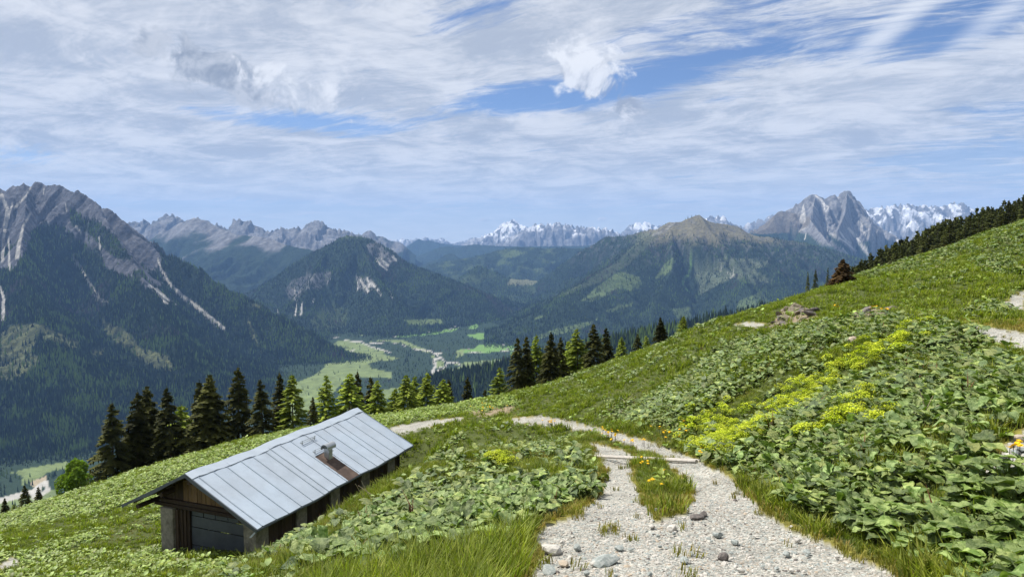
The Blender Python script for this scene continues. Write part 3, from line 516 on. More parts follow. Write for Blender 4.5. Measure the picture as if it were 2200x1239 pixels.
# ------------------------------------------------------------------ the near hillside
CTRL = [(1520, 1239, 6.6), (1900, 1239, 6.6), (1420, 1100, 10.5), (1390, 985, 20), (1280, 935, 34), (1120, 903, 48), (1000, 1000, 19), (900, 1100, 12), (700, 1150, 12), (600, 1262, 8.6), (1000, 1239, 7.2), (900, 1000, 22), (700, 1160, 16.5), (620, 1258, 14.5), (560, 1222, 24), (450, 1266, 18), (300, 1239, 27), (340, 1190, 35.4), (460, 1190, 33.6), (150, 1205, 33.5), (150, 1130, 45), (0, 1170, 41), (0, 1239, 30),
        (852, 1000, 45.4), (950, 940, 40), (900, 915, 53), (1000, 900, 50), (840, 925, 51), (706, 1114, 38.4), (770, 1078, 41.6), (600, 1176, 34.3), (650, 1148, 36.4), (550, 1200, 32.5),
        (1620, 1050, 12.5), (1500, 985, 20), (2200, 1239, 5.6), (2180, 1000, 7.6), (2100, 850, 12), (2100, 715, 19), (2200, 745, 17), (1900, 700, 26), (1700, 760, 26), (1700, 900, 16), (1600, 950, 16), (1500, 900, 23), (1400, 850, 34), (1300, 870, 38), (1200, 870, 45), (1800, 1000, 11), (2000, 1100, 8), (1650, 712, 37), (1585, 702, 42),
        (2200, 690, 22), (2200, 600, 33), (2000, 620, 35), (1800, 662, 37), (2200, 530, 50), (1900, 600, 45),
        # skyline of the meadow
        (-150, 1165, 58), (0, 1110, 60), (200, 1050, 68), (400, 985, 74), (600, 937, 75), (830, 895, 70), (1000, 868, 62), (1110, 851, 58), (1290, 792, 55), (1420, 745, 52), (1500, 703, 50), (1560, 690, 50), (1700, 647, 44), (1780, 627, 50), (1830, 603, 55), (1900, 575, 60), (2000, 548, 65), (2100, 510, 68), (2200, 484, 70), (2400, 415, 72)]
pts = [unp(*c) for c in CTRL] + [(0, 0, -1.65), (-2.5, 1, -2.0), (3, 1, -1.5), (0.8, 3, -2.35), (-3, 3.5, -2.9), (4.5, 2.5, -1.9), (-14, 8, -6.5), (-24, 16, -11.5), (14, 4, -1.2), (26, 12, -0.6), (-40, 30, -20), (0, -12, 0.8), (-20, -10, -4), (20, -10, 3), (40, 25, 1.5)]
for (px, dz, D) in [(-150, -45, 95), (0, -41, 95), (200, -42, 100), (400, -42, 110), (600, -41, 112), (830, -36, 108), (1000, -31, 100), (1110, -29, 95), (1290, -23, 90), (1420, -20, 90), (1560, -17, 90), (1700, -15.5, 90), (-150, -80, 150), (200, -75, 160), (600, -72, 165), (1000, -60, 160), (1290, -48, 150), (1500, -38, 150)]:
    t = (px - 1100) / F; pts.append((t * D, D, dz))
for (px, D, z) in [(1750, 150, -28), (1830, 150, -19), (1950, 150, -11), (2080, 150, -5.5), (2200, 150, 0), (2350, 150, 8), (1830, 105, -11), (2000, 105, -5), (2200, 105, 1.5), (1750, 200, -42), (1950, 200, -20), (2200, 200, -4)]:
    t = (px - 1100) / F; pts.append((t * D, D, z))
CP3 = np.array(pts)
def tps_fit(P):
    n = len(P); r = np.hypot(P[:, None, 0] - P[None, :, 0], P[:, None, 1] - P[None, :, 1]); K = np.where(r > 0, r * r * np.log(np.maximum(r, 1e-9)), 0) + np.eye(n) * 0.6
    A = np.zeros((n + 3, n + 3)); A[:n, :n] = K; A[:n, n] = 1; A[:n, n + 1:] = P[:, :2]; A[n:, :n] = A[:n, n:].T
    return np.linalg.solve(A, np.concatenate([P[:, 2], [0, 0, 0]]))
TW = tps_fit(CP3)
def tps(x, y):
    sh = np.shape(x); x = np.ravel(x); y = np.ravel(y); out = np.zeros(len(x)); n = len(CP3)
    for i in range(0, len(x), 20000):
        a = x[i:i + 20000]; b = y[i:i + 20000]; r2 = (a[:, None] - CP3[None, :, 0]) ** 2 + (b[:, None] - CP3[None, :, 1]) ** 2
        out[i:i + 20000] = (0.5 * r2 * np.log(np.maximum(r2, 1e-12))) @ TW[:n] + TW[n] + TW[n + 1] * a + TW[n + 2] * b
    return out.reshape(sh)
# gravel, moss and leaf areas of the hillside (outlines read off the photograph, laid on the ground)
g_out = [(1140, 1239), (1165, 1190), (1160, 1130), (1230, 1110), (1285, 1070), (1305, 1030), (1300, 1000), (1268, 950), (1340, 968), (1370, 985), (1440, 992), (1500, 990), (1560, 1020), (1600, 1060), (1660, 1110), (1750, 1160), (1850, 1200), (1940, 1239), (2400, 1800), (2400, 3500), (300, 3500), (900, 1700), (1060, 1400)]
g_med = [(1352, 985), (1430, 990), (1480, 1030), (1492, 1062), (1475, 1100), (1405, 1115), (1382, 1080), (1358, 1030)]
g_polys = [[(1095, 898), (1150, 894), (1200, 899), (1260, 913), (1320, 929), (1380, 944), (1440, 964), (1490, 984), (1500, 996), (1440, 992), (1395, 970), (1335, 950), (1260, 926), (1190, 912), (1105, 908)], [(835, 918), (900, 907), (985, 896), (1000, 897), (975, 906), (900, 921), (845, 933)], [(2085, 698), (2130, 703), (2200, 713), (2400, 722), (2400, 775), (2200, 757), (2165, 742), (2110, 722)], [(1575, 698), (1605, 692), (1650, 695), (1635, 701), (1600, 702)], [(2110, 1015), (2160, 955), (2200, 920), (2300, 880), (2300, 980), (2200, 1005), (2150, 1040), (2070, 1065)], [(0, 1212), (28, 1196), (40, 1208), (0, 1228)], [(2160, 650), (2200, 625), (2200, 668), (2180, 672)]]
def gmask(x, y, z):
    px, py = proj(x, y, z); w = fbm(x * 1.3, y * 1.3, 3, 101); s = 60 / np.maximum(y, 3) ** 0.75
    qx = px + w * s * 1.6; qy = py + fbm(x * 1.3, y * 1.3, 3, 107) * s * 0.7
    gr = inpoly(qx, qy, g_out) & ~inpoly(qx, qy, g_med)
    for p in g_polys: gr |= inpoly(qx, qy, p)
    fr = np.zeros(px.shape, bool)
    for dx, dy in ((1, 0), (-1, 0), (0, 1), (0, -1), (.7, .7), (-.7, .7)):
        o = 230 / np.maximum(y, 3); qx2 = qx + dx * o * 0.8; qy2 = qy + dy * o * 0.30
        e = inpoly(qx2, qy2, g_out) & ~inpoly(qx2, qy2, g_med)
        for p in g_polys: e |= inpoly(qx2, qy2, p)
        fr |= e
    fr |= inpoly(qx, qy, [(2000, 688), (2200, 683), (2250, 715), (2070, 703)])
    return gr, fr & ~gr, px, py
DRYP = [[(1215, 1010), (1312, 1000), (1305, 1060), (1235, 1105), (1165, 1132), (1150, 1110), (1200, 1065)], [(1560, 1040), (1620, 1060), (1720, 1130), (1900, 1205), (1990, 1239), (1900, 1239), (1700, 1160), (1590, 1085)], [(1370, 1090), (1420, 1060), (1500, 1060), (1480, 1110), (1400, 1120)], [(2080, 690), (2300, 680), (2300, 720), (2080, 710)], [(1000, 870), (1120, 860), (1120, 890), (1000, 895)], [(240, 1140), (330, 1100), (335, 1150), (230, 1180)]]
BARE = [[(1640, 710), (1665, 685), (1690, 662), (1715, 655), (1745, 668), (1760, 684), (1720, 692), (1680, 705)], [(1815, 690), (1850, 668), (1890, 658), (1915, 672), (1925, 690), (1880, 692)], [(700, 1180), (790, 1165), (880, 1155), (860, 1175), (790, 1190)], [(320, 1210), (400, 1190), (420, 1200), (350, 1225)], [(1000, 885), (1060, 868), (1110, 872), (1090, 890), (1030, 895)]]
def zn(x, y, fine=True):
    x = np.asarray(x, float); y = np.asarray(y, float)
    z = tps(x, y); r = np.hypot(x, y)
    z = z - np.maximum(y - 190, 0) * 0.9
    k = sstep(2, 14, r)
    z = z + fbm(x / 7, y / 7, 3, 111) * 0.32 * k + fbm(x / 1.7, y / 1.7, 3, 113) * 0.07 * k
    return z
# level the hut's plot a little
HA = np.array([-16.21, 34.0, -11.41]); HTH = 0.37380
hu = np.array([math.sin(HTH), math.cos(HTH)]); hv = np.array([math.cos(HTH), -math.sin(HTH)])
def zg(x, y):
    z = zn(x, y); dx = x - HA[0]; dy = y - HA[1]; u = dx * hu[0] + dy * hu[1]; v = dx * hv[0] + dy * hv[1]
    floor = -16.05 + (np.minimum(v, 3.8) + 2.6) * (1.0 / 6.3) + np.maximum(v - 3.8, 0) * 0.24
    ins = sstep(-1.5, 0.4, u) * sstep(16, 14.7, u) * sstep(-5.0, -3.0, v) * sstep(10.0, 6.0, v)
    return z * (1 - ins) + np.minimum(z, floor) * ins
def hit(px, py, D0=1.5, D1=140.0):
    """walk along a line of sight to the hillside"""
    D = np.geomspace(D0, D1, 700); P = np.array(unp(px, py, 1.0)); X = P[0] * D; Z = P[2] * D; h = zg(X, D); c = np.nonzero(Z < h)[0]
    if len(c) == 0: return None
    i = c[0]; return (X[i], D[i], h[i])
na, nr_ = 560, 340
aa = np.concatenate([np.linspace(-82, -46, 30)[:-1], np.linspace(-46, 46, na), np.linspace(46, 82, 30)[1:]])
rr = np.geomspace(1.0, 420, nr_); rr = np.concatenate([[0.02], rr])
A_, R_ = np.meshgrid(np.radians(aa), rr, indexing='ij'); X = np.sin(A_) * R_; Y = np.cos(A_) * R_ - 0.4; Zz = zg(X, Y)
gr, fr, PX, PY = gmask(X, Y, Zz); front = Y > 2.0
gr = np.where(front, gr, (np.abs(X - 0.5) < 1.9)); fr = fr & front
n1_ = fbm(X / 1.1, Y / 1.1, 4, 121); n2_ = fbm(X / 0.25, Y / 0.25, 2, 127)
SOILG = np.array([0.055, 0.070, 0.018]); GRAV = np.array([0.40, 0.38, 0.345]); MOSS = np.array([0.19, 0.165, 0.035])
col = np.broadcast_to(SOILG, X.shape + (3,)) * (1 + 0.5 * n1_[..., None])
dry = sstep(0.1, 0.4, n1_) * 0.35; col = mixc(col, dry, np.array([0.10, 0.085, 0.045]))
col = mixc(col, fr * (0.65 + 0.3 * n2_), MOSS); col = mixc(col, gr * 1.0, GRAV)
for p in BARE: col = mixc(col, inpoly(PX + n2_ * 8, PY + n1_ * 5, p) * 0.85, np.array([0.24, 0.19, 0.13]))
Zz = Zz - gr * 0.03
def f_near(q, b, o):
    p = pos(q); c = attr(q); fac = q.n('ShaderNodeAttribute', attribute_name='grav').outputs['Fac']
    v = q.n('ShaderNodeTexVoronoi'); q.put(v.inputs['Vector'], p); v.inputs['Scale'].default_value = 26
    v2 = q.n('ShaderNodeTexVoronoi'); q.put(v2.inputs['Vector'], p); v2.inputs['Scale'].default_value = 60
    w = q.n('ShaderNodeSeparateColor'); q.put(w.inputs[0], v.outputs['Color']); w2 = q.n('ShaderNodeSeparateColor'); q.put(w2.inputs[0], v2.outputs['Color'])
    n = q.noise(p, 9, 5, 0.7); nb = q.noise(p, 1.2, 4, 0.6)
    stone = q.m('ADD', q.m('MULTIPLY', w.outputs[0], 0.75), q.m('MULTIPLY', w2.outputs[0], 0.45)); stone = q.m('ADD', stone, 0.42)
    stone = q.m('MULTIPLY', stone, q.ramp(v.outputs['Distance'], 0.018, 0.03, 1.0, 0.72)); stone = q.m('MULTIPLY', stone, q.ramp(nb, 0.3, 0.7, 0.82, 1.15))
    tint = q.mix(w.outputs[1], (1.02, 0.98, 0.93), (0.88, 0.98, 1.0)); gcol = q.v('SCALE', q.v('MULTIPLY', c, tint), stone)
    soil = q.v('SCALE', c, q.ramp(n, 0.25, 0.75, 0.55, 1.45))
    q.put(b.inputs['Base Color'], q.mix(fac, soil, gcol))
    h = q.m('ADD', q.m('MULTIPLY', q.m('SUBTRACT', 1.0, v.outputs['Distance']), fac), q.m('MULTIPLY', n, 1.0)); bump(q, b, h, 0.7, 0.03)
M_near = material('hillside_ground', f_near, 0.93, 0.15)
idx = np.arange(X.size).reshape(X.shape); Fc = np.stack([idx[:-1, :-1], idx[1:, :-1], idx[1:, 1:], idx[:-1, 1:]], -1).reshape(-1, 4)[:, ::-1]
me = mesh_np('ground', np.stack([X, Y, Zz], -1).reshape(-1, 3), Fc, M_near, col.reshape(-1, 3), smooth=True)
at = me.attributes.new('grav', 'FLOAT', 'POINT'); at.data.foreach_set('value', gr.astype(np.float32).ravel())
tag(link(me, 'ground'), 'green alpine hillside with a two-wheel gravel track', None, None, 'structure')

# ------------------------------------------------------------------ the air
hm = bpy.data.materials.new('haze'); hm.use_nodes = True; hn = hm.node_tree; hn.nodes.clear()
pvn = hn.nodes.new('ShaderNodeVolumePrincipled'); pvn.inputs['Color'].default_value = (0.27, 0.50, 0.97, 1); pvn.inputs['Density'].default_value = 3.3e-5; pvn.inputs['Anisotropy'].default_value = 0.0
ho = hn.nodes.new('ShaderNodeOutputMaterial'); hn.links.new(pvn.outputs[0], ho.inputs['Volume'])
hb = MB().box(-26000, 28000, -60, 30500, -900, 1900); ho_ = hb.build('haze', hm); tag(ho_, 'thin blue haze that fills the valley air', 'haze', None, 'stuff')
#@@PARTS@@
# ------------------------------------------------------------------ alpine hut
def m_simple(name, colr, rough=0.7, spec=0.3, nscale=6, amp=0.3, bd=0.004, metal=0.0, stretch=(1, 1, 1), col2=None, thr=(0.45, 0.65), objvar=0.0):
    def fn(q, b, o):
        tcn = q.n('ShaderNodeTexCoord').outputs['Object']; mp = q.n('ShaderNodeMapping'); q.put(mp.inputs[0], tcn); mp.inputs['Scale'].default_value = stretch
        n = q.noise(mp.outputs[0], nscale, 6, 0.65, 0.3); n2 = q.noise(mp.outputs[0], nscale * 0.23, 3, 0.6)
        k = q.m('ADD', q.m('MULTIPLY', n, 0.6), q.m('MULTIPLY', n2, 0.4)); k = q.ramp(k, 0.3, 0.7, 1 - amp, 1 + amp, False)
        if objvar: k = q.m('MULTIPLY', k, q.ramp(q.n('ShaderNodeObjectInfo').outputs['Random'], 0, 1, 1 - objvar, 1 + objvar, False))
        base = (*colr, 1) if col2 is None else q.mix(q.ramp(n2, *thr), colr, col2)
        if col2 is None:
            rgb = q.n('ShaderNodeRGB'); rgb.outputs[0].default_value = base; base = rgb.outputs[0]
        q.put(b.inputs['Base Color'], q.v('SCALE', base, k)); b.inputs['Metallic'].default_value = metal; bump(q, b, n, 0.5, bd)
    return material(name, fn, rough, spec)
M_sheet = m_simple('pale_roof_sheet', (0.40, 0.465, 0.54), 0.40, 0.5, 1.1, 0.15, 0.04, 0.25, col2=(0.37, 0.42, 0.48), thr=(0.4, 0.6), objvar=0.07)
M_cap = m_simple('ridge_sheet', (0.40, 0.455, 0.52), 0.45, 0.5, 0.9, 0.08, 0.012, 0.2)
M_rust = m_simple('rusty_brown_sheet', (0.070, 0.050, 0.042), 0.8, 0.2, 5, 0.3, 0.004, col2=(0.10, 0.072, 0.058))
M_wood = m_simple('weathered_dark_wood', (0.05, 0.036, 0.026), 0.85, 0.2, 9, 0.5, 0.006, 0, (6, 6, 0.7), objvar=0.3)
M_plank = m_simple('yellowed_gable_plank', (0.16, 0.105, 0.048), 0.8, 0.2, 8, 0.5, 0.005, 0, (6, 6, 0.6), col2=(0.10, 0.065, 0.04), thr=(0.4, 0.7), objvar=0.25)
M_conc = m_simple('rough_concrete', (0.27, 0.255, 0.215), 0.92, 0.15, 5, 0.5, 0.04, col2=(0.15, 0.14, 0.115))
M_door = m_simple('blue_grey_sheet', (0.085, 0.10, 0.12), 0.5, 0.4, 1.6, 0.3, 0.012, 0.3, objvar=0.12)
M_steel = m_simple('galvanised_steel', (0.42, 0.44, 0.45), 0.35, 0.5, 3, 0.15, 0.003, 0.7)
K = 4.6
hut = empty('alpine_hut', (HA[0], HA[1], HA[2] - K), (0, 0, -HTH))
tag(hut, 'low alpine hut with pale blue-grey sheet metal roof set into the green slope', 'hut')
LR, WR, HR = 14.94, 4.4, 2.15
def rp(u, v, dz=0.0):
    """a point on the right (v > 0) or left (v < 0) roof plane; the old roof sags a little"""
    sag = 0.05 * math.sin(u * 0.9 + 1) + 0.035 * math.sin(u * 2.3) - 0.10 * math.exp(-((u - 1.2) / 1.1) ** 2) * (abs(v) / WR) * (1 - abs(v) / WR) * 2
    return (v, u, K - HR * abs(v) / WR + sag * 0.8 + dz)
seams = [0, .38, 1.35, 2.3, 3.28, 4.22, 5.2, 5.62, 6.4, 7.32, 8.66, 9.55, 10.5, 11.42, 11.95, 12.9, 13.85, 14.94]
def sheet(name, u0, u1, v0, v1, mat, th=0.025, nv=7, lip=0.0, edge=0.0, base=0.0):
    mb = MB(); sg = 1 if v1 > 0 else -1
    for i in range(nv):
        a = v0 + (v1 - v0) * i / nv; b = v0 + (v1 - v0) * (i + 1) / nv
        e0 = rnd.uniform(-edge, edge); e1 = rnd.uniform(-edge, edge)
        q = [rp(u0 + e0, a, base), rp(u0 + e1, b, base), rp(u1 - e1, b, base), rp(u1 - e0, a, base)]
        if sg > 0: q = [q[0], q[1], q[2], q[3]]
        t = [(x, y, z + th + rnd.uniform(-.002, .002)) for x, y, z in q]
        mb.hexa(q, t)
        if lip:   # standing seam along the edge
            m0 = [rp(u1 - e0 - 0.022, a, base + th), rp(u1 - e1 - 0.022, b, base + th), rp(u1 - e1, b, base + th), rp(u1 - e0, a, base + th)]
            mb.hexa(m0, [(x, y, z + lip) for x, y, z in m0])
    return mb.build(name, mat, hut)
for i in range(len(seams) - 1):
    u0, u1 = seams[i] + 0.026, seams[i + 1] - 0.026
    if abs(seams[i] - 7.32) < .01:
        sheet('roof_panel', u0, u1, 0.3, 2.08, M_sheet, lip=0.035)
        o = sheet('roof_panel', u0 + 0.05, u1 - 0.05, 2.09, WR, M_rust, 0.012, 12, edge=0.05); o['label'] = 'bare rusty brown roof strip below the chimney'
        for uu in (u0, u1 - 0.10): o = sheet('edge_strip', uu, uu + 0.10, 2.09, WR, M_sheet, 0.03, 10, edge=0.02)
        continue
    sheet('roof_panel', u0, u1, 0.3, WR, M_sheet, lip=0.035)
for i in range(15): sheet('roof_panel', i * LR / 15 + 0.015, (i + 1) * LR / 15 - 0.015, -WR, -0.3, M_sheet, lip=0.03)
for i in range(20):
    for a_, b_ in ((0.02, WR - 0.04), (-WR + 0.04, -0.02)): sheet('roof_board', 0.03 + (LR - .06) * i / 20, 0.03 + (LR - .06) * (i + 1) / 20, a_, b_, M_wood, 0.03, 7, base=-0.075)
for sg in (1, -1):            # ridge capping in overlapping lengths, slightly lifted
    for i in range(6):
        mb = MB(); u0 = i * LR / 6 - (0.03 if i == 0 else 0.0); u1 = (i + 1) * LR / 6 + 0.03
        ns = 5
        for j in range(ns):
            ua = u0 + (u1 - u0) * j / ns; ub = u0 + (u1 - u0) * (j + 1) / ns; wv = 0.46 + 0.02 * math.sin(ua * 3)
            l0 = 0.05 + 0.018 * math.sin(ua * 5 + i) ; l1 = 0.05 + 0.018 * math.sin(ub * 5 + i)
            q = [rp(ua, 0.004 * sg, 0.055 + .003 * (i % 2)), rp(ua, wv * sg, l0), rp(ub, wv * sg, l1), rp(ub, 0.004 * sg, 0.055 + .003 * (i % 2))]
            if sg < 0: q = q[::-1]
            mb.hexa(q, [(x, y, z + 0.012) for x, y, z in q])
        mb.build('ridge_cap', M_cap, hut)
for u_, s_ in ((-0.045, 'front'), (LR + 0.005, 'rear')):   # bent edge sheets along the gables
    for sg in (1, -1):
        mb = MB(); nv = 9
        for i in range(nv):
            a = sg * WR * i / nv; b = sg * WR * (i + 1) / nv
            h = lambda v: 0.15 + 0.03 * math.sin(v * 2.1)
            q = [rp(u_, a, -h(a)), rp(u_ + 0.04, a, -h(a)), rp(u_ + 0.04, b, -h(b)), rp(u_, b, -h(b))]; t = [rp(u_, a, 0.03), rp(u_ + 0.04, a, 0.03), rp(u_ + 0.04, b, 0.03), rp(u_, b, 0.03)]
            if sg > 0: q = [q[1], q[2], q[3], q[0]]; t = [t[1], t[2], t[3], t[0]]
            mb.hexa(q, t)
        mb.build('gable_flashing', M_door, hut)
for sg in (1, -1):            # eave edges
    mb = MB()
    for i in range(10):
        ua = LR * i / 10; ub = LR * (i + 1) / 10; q = [rp(ua, sg * (WR - 0.01), -0.07), rp(ua, sg * (WR + 0.025), -0.085), rp(ub, sg * (WR + 0.025), -0.085), rp(ub, sg * (WR - 0.01), -0.07)]
        mb.hexa(q, [(x, y, z + 0.07) for x, y, z in q])
    mb.build('eave_flashing', M_door, hut)
# rafters and purlins under the roof
for u_ in [0.45] + [1.9 + 1.45 * k for k in range(9)]:
    for sg in (1, -1):
        mb = MB(); a, b = 0.1 * sg, (WR - 0.25) * sg
        q = [rp(u_, a, -.20), rp(u_, b, -.20), rp(u_ + .1, b, -.20), rp(u_ + .1, a, -.20)]; mb.hexa(q, [(x, y, z + 0.14) for x, y, z in q]); mb.build('rafter', M_wood, hut)
for v_, d_ in ((-3.55, 0.42), (3.2, 0.36), (-0.0, 0.45), (-1.9, 0.4)):
    z_ = K - HR * abs(v_) / WR - d_; mb = MB(); mb.tube((v_, 0.2, z_), (v_, LR - 0.2, z_), 0.13, 0.12, 8); mb.build('purlin', M_wood, hut)
# walls: x is across the hut, y along it
U0 = 0.75
MB().box(-2.62, -1.76, U0, U0 + 0.95, -0.7, 2.36, 0.03).build('concrete_pillar', M_conc, hut, bevel=0.03)
MB().box(2.86, 3.66, U0, U0 + 0.9, -0.5, 2.28, 0.02).build('concrete_pillar', M_conc, hut, bevel=0.03)
for (a, b, c, d) in ((-1.74, -1.56, 0.9, 2.3), (-1.55, -1.36, 1.0, 2.3), (-1.34, -1.18, 1.05, 2.32), (-1.17, -1.0, 1.12, 2.32)): MB().box(a, b, c, c + 0.12, -0.6, d, 0.012).build('post_board', M_wood, hut)
DU = 1.22
xs = [-0.97, -0.15, 0.65, 1.45, 2.22, 2.48]
for k in range(5): MB().box(xs[k] + .02, xs[k + 1] - .02, DU, DU + 0.03, 1.99, 2.34, 0.008).build('door_sheet', M_door, hut)
for z0, z1 in ((1.39, 1.95), (0.44, 1.345), (-0.6, 0.395)): MB().box(-0.97, 2.48, DU + .004 * z0, DU + .03 + .004 * z0, z0, z1, 0.008).build('door_sheet', M_door, hut)
MB().box(2.50, 2.84, DU - 0.01, DU + 0.03, -0.5, 2.34, 0.006).build('door_sheet', M_door, hut)
MB().box(-3.1, 3.9, 0.82, 1.05, 2.40, 2.58, 0.012).build('lintel_beam', M_wood, hut, bevel=0.02); MB().box(-2.75, 3.7, 0.86, 1.08, 2.60, 2.80, 0.012).build('lintel_beam', M_wood, hut, bevel=0.02)
x = -2.6
while x < 3.5:
    w = rnd.uniform(0.22, 0.36); zt = K - HR * max(abs(x), abs(x + w)) / WR - 0.10
    if zt > 2.95: MB().box(x + .012, x + w - .012, 0.95 + rnd.uniform(-.01, .01), 0.985, 2.82, zt, 0.004).build('gable_board', M_plank if -1.2 < x < 1.4 else M_wood, hut)
    x += w
for sg, xx in ((1, 3.62), (-1, -2.6)):   # long side walls: vertical boards between concrete piers
    y = U0 + 0.97
    k = 0
    while y < LR - 0.6:
        top = K - HR * abs(xx) / WR - 0.12
        if k % 12 in (8, 9, 10):
            MB().box(xx - 0.25, xx, y, y + 0.85, -0.6, top, 0.01).build('concrete_pier', M_conc, hut); y += 0.87; k = 11
        else:
            w = rnd.uniform(0.22, 0.34); MB().box(xx - 0.12, xx - 0.09 + rnd.uniform(0, .015), y, y + w - .012, -0.6, top, 0.004).build('wall_board', M_wood, hut); y += w
        k += 1
for xx in np.arange(-2.6, 3.6, 0.3): MB().box(xx + .005, xx + .295, LR - 0.62, LR - 0.58, -0.5, K - HR * max(abs(xx), abs(xx + .3)) / WR - 0.1).build('rear_board', M_wood, hut)
# chimney with its bent cowl
zc = K - HR * 2.5 / WR
ch = MB().box(2.33, 2.68, 8.0, 8.36, zc - 0.25, zc + 0.62).build('chimney', M_steel, hut, bevel=0.01)
mb = MB(); ns = 12; Rr = 0.235; cx_, cz_ = 2.505, zc + 0.66
for i in range(ns):
    a0 = math.pi * (-0.12 + 1.24 * i / ns); a1 = math.pi * (-0.12 + 1.24 * (i + 1) / ns)
    p = lambda a, y, r: (cx_ + math.cos(a) * r, y, cz_ + math.sin(a) * r)
    b = [p(a0, 7.78, Rr), p(a0, 8.62, Rr), p(a1, 8.62, Rr), p(a1, 7.78, Rr)]; t = [p(a0, 7.78, Rr + .012), p(a0, 8.62, Rr + .012), p(a1, 8.62, Rr + .012), p(a1, 7.78, Rr + .012)]
    mb.hexa(b, t)
cw = mb.build('chimney_cowl', M_steel, ch); cw['label'] = 'arched shiny steel cowl'
MB().box(2.29, 2.72, 7.96, 8.40, zc + 0.40, zc + 0.44).build('chimney_collar', M_steel, ch)
for v_ in (1.0, 1.9):          # snow guards: two rails on two brackets
    mb = MB(); zz = K - HR * v_ / WR + 0.03
    for u_ in (7.72, 8.86): mb.box(v_ - 0.015, v_ + 0.015, u_, u_ + 0.03, zz, zz + 0.24); mb.box(v_ - 0.2, v_ + 0.015, u_, u_ + 0.03, zz, zz + 0.12)
    for dz in (0.10, 0.21): mb.tube((v_, 7.6, zz + dz), (v_, 9.0, zz + dz), 0.016, n=6)
    o = mb.build('snow_guard', M_steel, hut)
mb = MB(); p = rp(0.0, WR, 0); mb.poly([(p[0] - .15, p[1] - .03, p[2] - .12), (p[0] - .45, p[1] - .05, p[2] - .42), (p[0] - .30, p[1] - .06, p[2] - .40), (p[0] - .03, p[1] - .03, p[2] - .1)]); mb.build('loose_flashing_end', M_sheet, hut)

# ------------------------------------------------------------------ trees
def m_foliage(name, c, c2, trans=0.25, rough=0.6, nscale=1.2, objvar=0.3, spec=0.25):
    m = bpy.data.materials.new(name); m.use_nodes = True; nt = m.node_tree; nt.nodes.clear(); q = G(nt)
    b = q.n('ShaderNodeBsdfPrincipled'); b.inputs['Roughness'].default_value = rough; b.inputs['Specular IOR Level'].default_value = spec
    n = q.noise(pos(q), nscale, 3, 0.6); r = q.n('ShaderNodeObjectInfo').outputs['Random']
    f = q.ramp(n, 0.38, 0.62); cc = q.mix(f, c, c2); k = q.ramp(r, 0, 1, 1 - objvar, 1 + objvar, False)
    att = q.n('ShaderNodeAttribute', attribute_name='Col').outputs['Color']
    cc = q.v('MULTIPLY', q.v('SCALE', cc, k), att)
    q.put(b.inputs['Base Color'], cc)
    t = q.n('ShaderNodeBsdfTranslucent'); q.put(t.inputs[0], q.v('MULTIPLY', cc, (1.3, 1.5, 0.5)))
    mx = q.n('ShaderNodeMixShader'); mx.inputs[0].default_value = trans; q.put(mx.inputs[1], b.outputs[0]); q.put(mx.inputs[2], t.outputs[0])
    o = q.n('ShaderNodeOutputMaterial'); q.put(o.inputs[0], mx.outputs[0]); return m
M_spruce = m_foliage('spruce_needles', (0.030, 0.034, 0.011), (0.065, 0.068, 0.016), 0.15, 0.8, 0.6, 0.25, 0.1)
M_beltn = m_foliage('belt_needles', (0.034, 0.042, 0.013), (0.075, 0.085, 0.022), 0.15, 0.8, 0.25, 0.5, 0.1)
M_larch = m_foliage('larch_needles', (0.17, 0.22, 0.030), (0.25, 0.30, 0.045), 0.35, 0.8, 0.6, 0.2, 0.1)
M_bush = m_foliage('broad_crown_leaves', (0.09, 0.15, 0.02), (0.15, 0.22, 0.03), 0.3, 0.7, 0.6, 0.15, 0.1)
M_brown = m_foliage('browned_needles', (0.045, 0.030, 0.014), (0.09, 0.055, 0.022), 0.15, 0.8, 0.8, 0.2, 0.1)
M_bark = m_simple('bark', (0.085, 0.065, 0.05), 0.95, 0.1, 6, 0.4, 0.02)
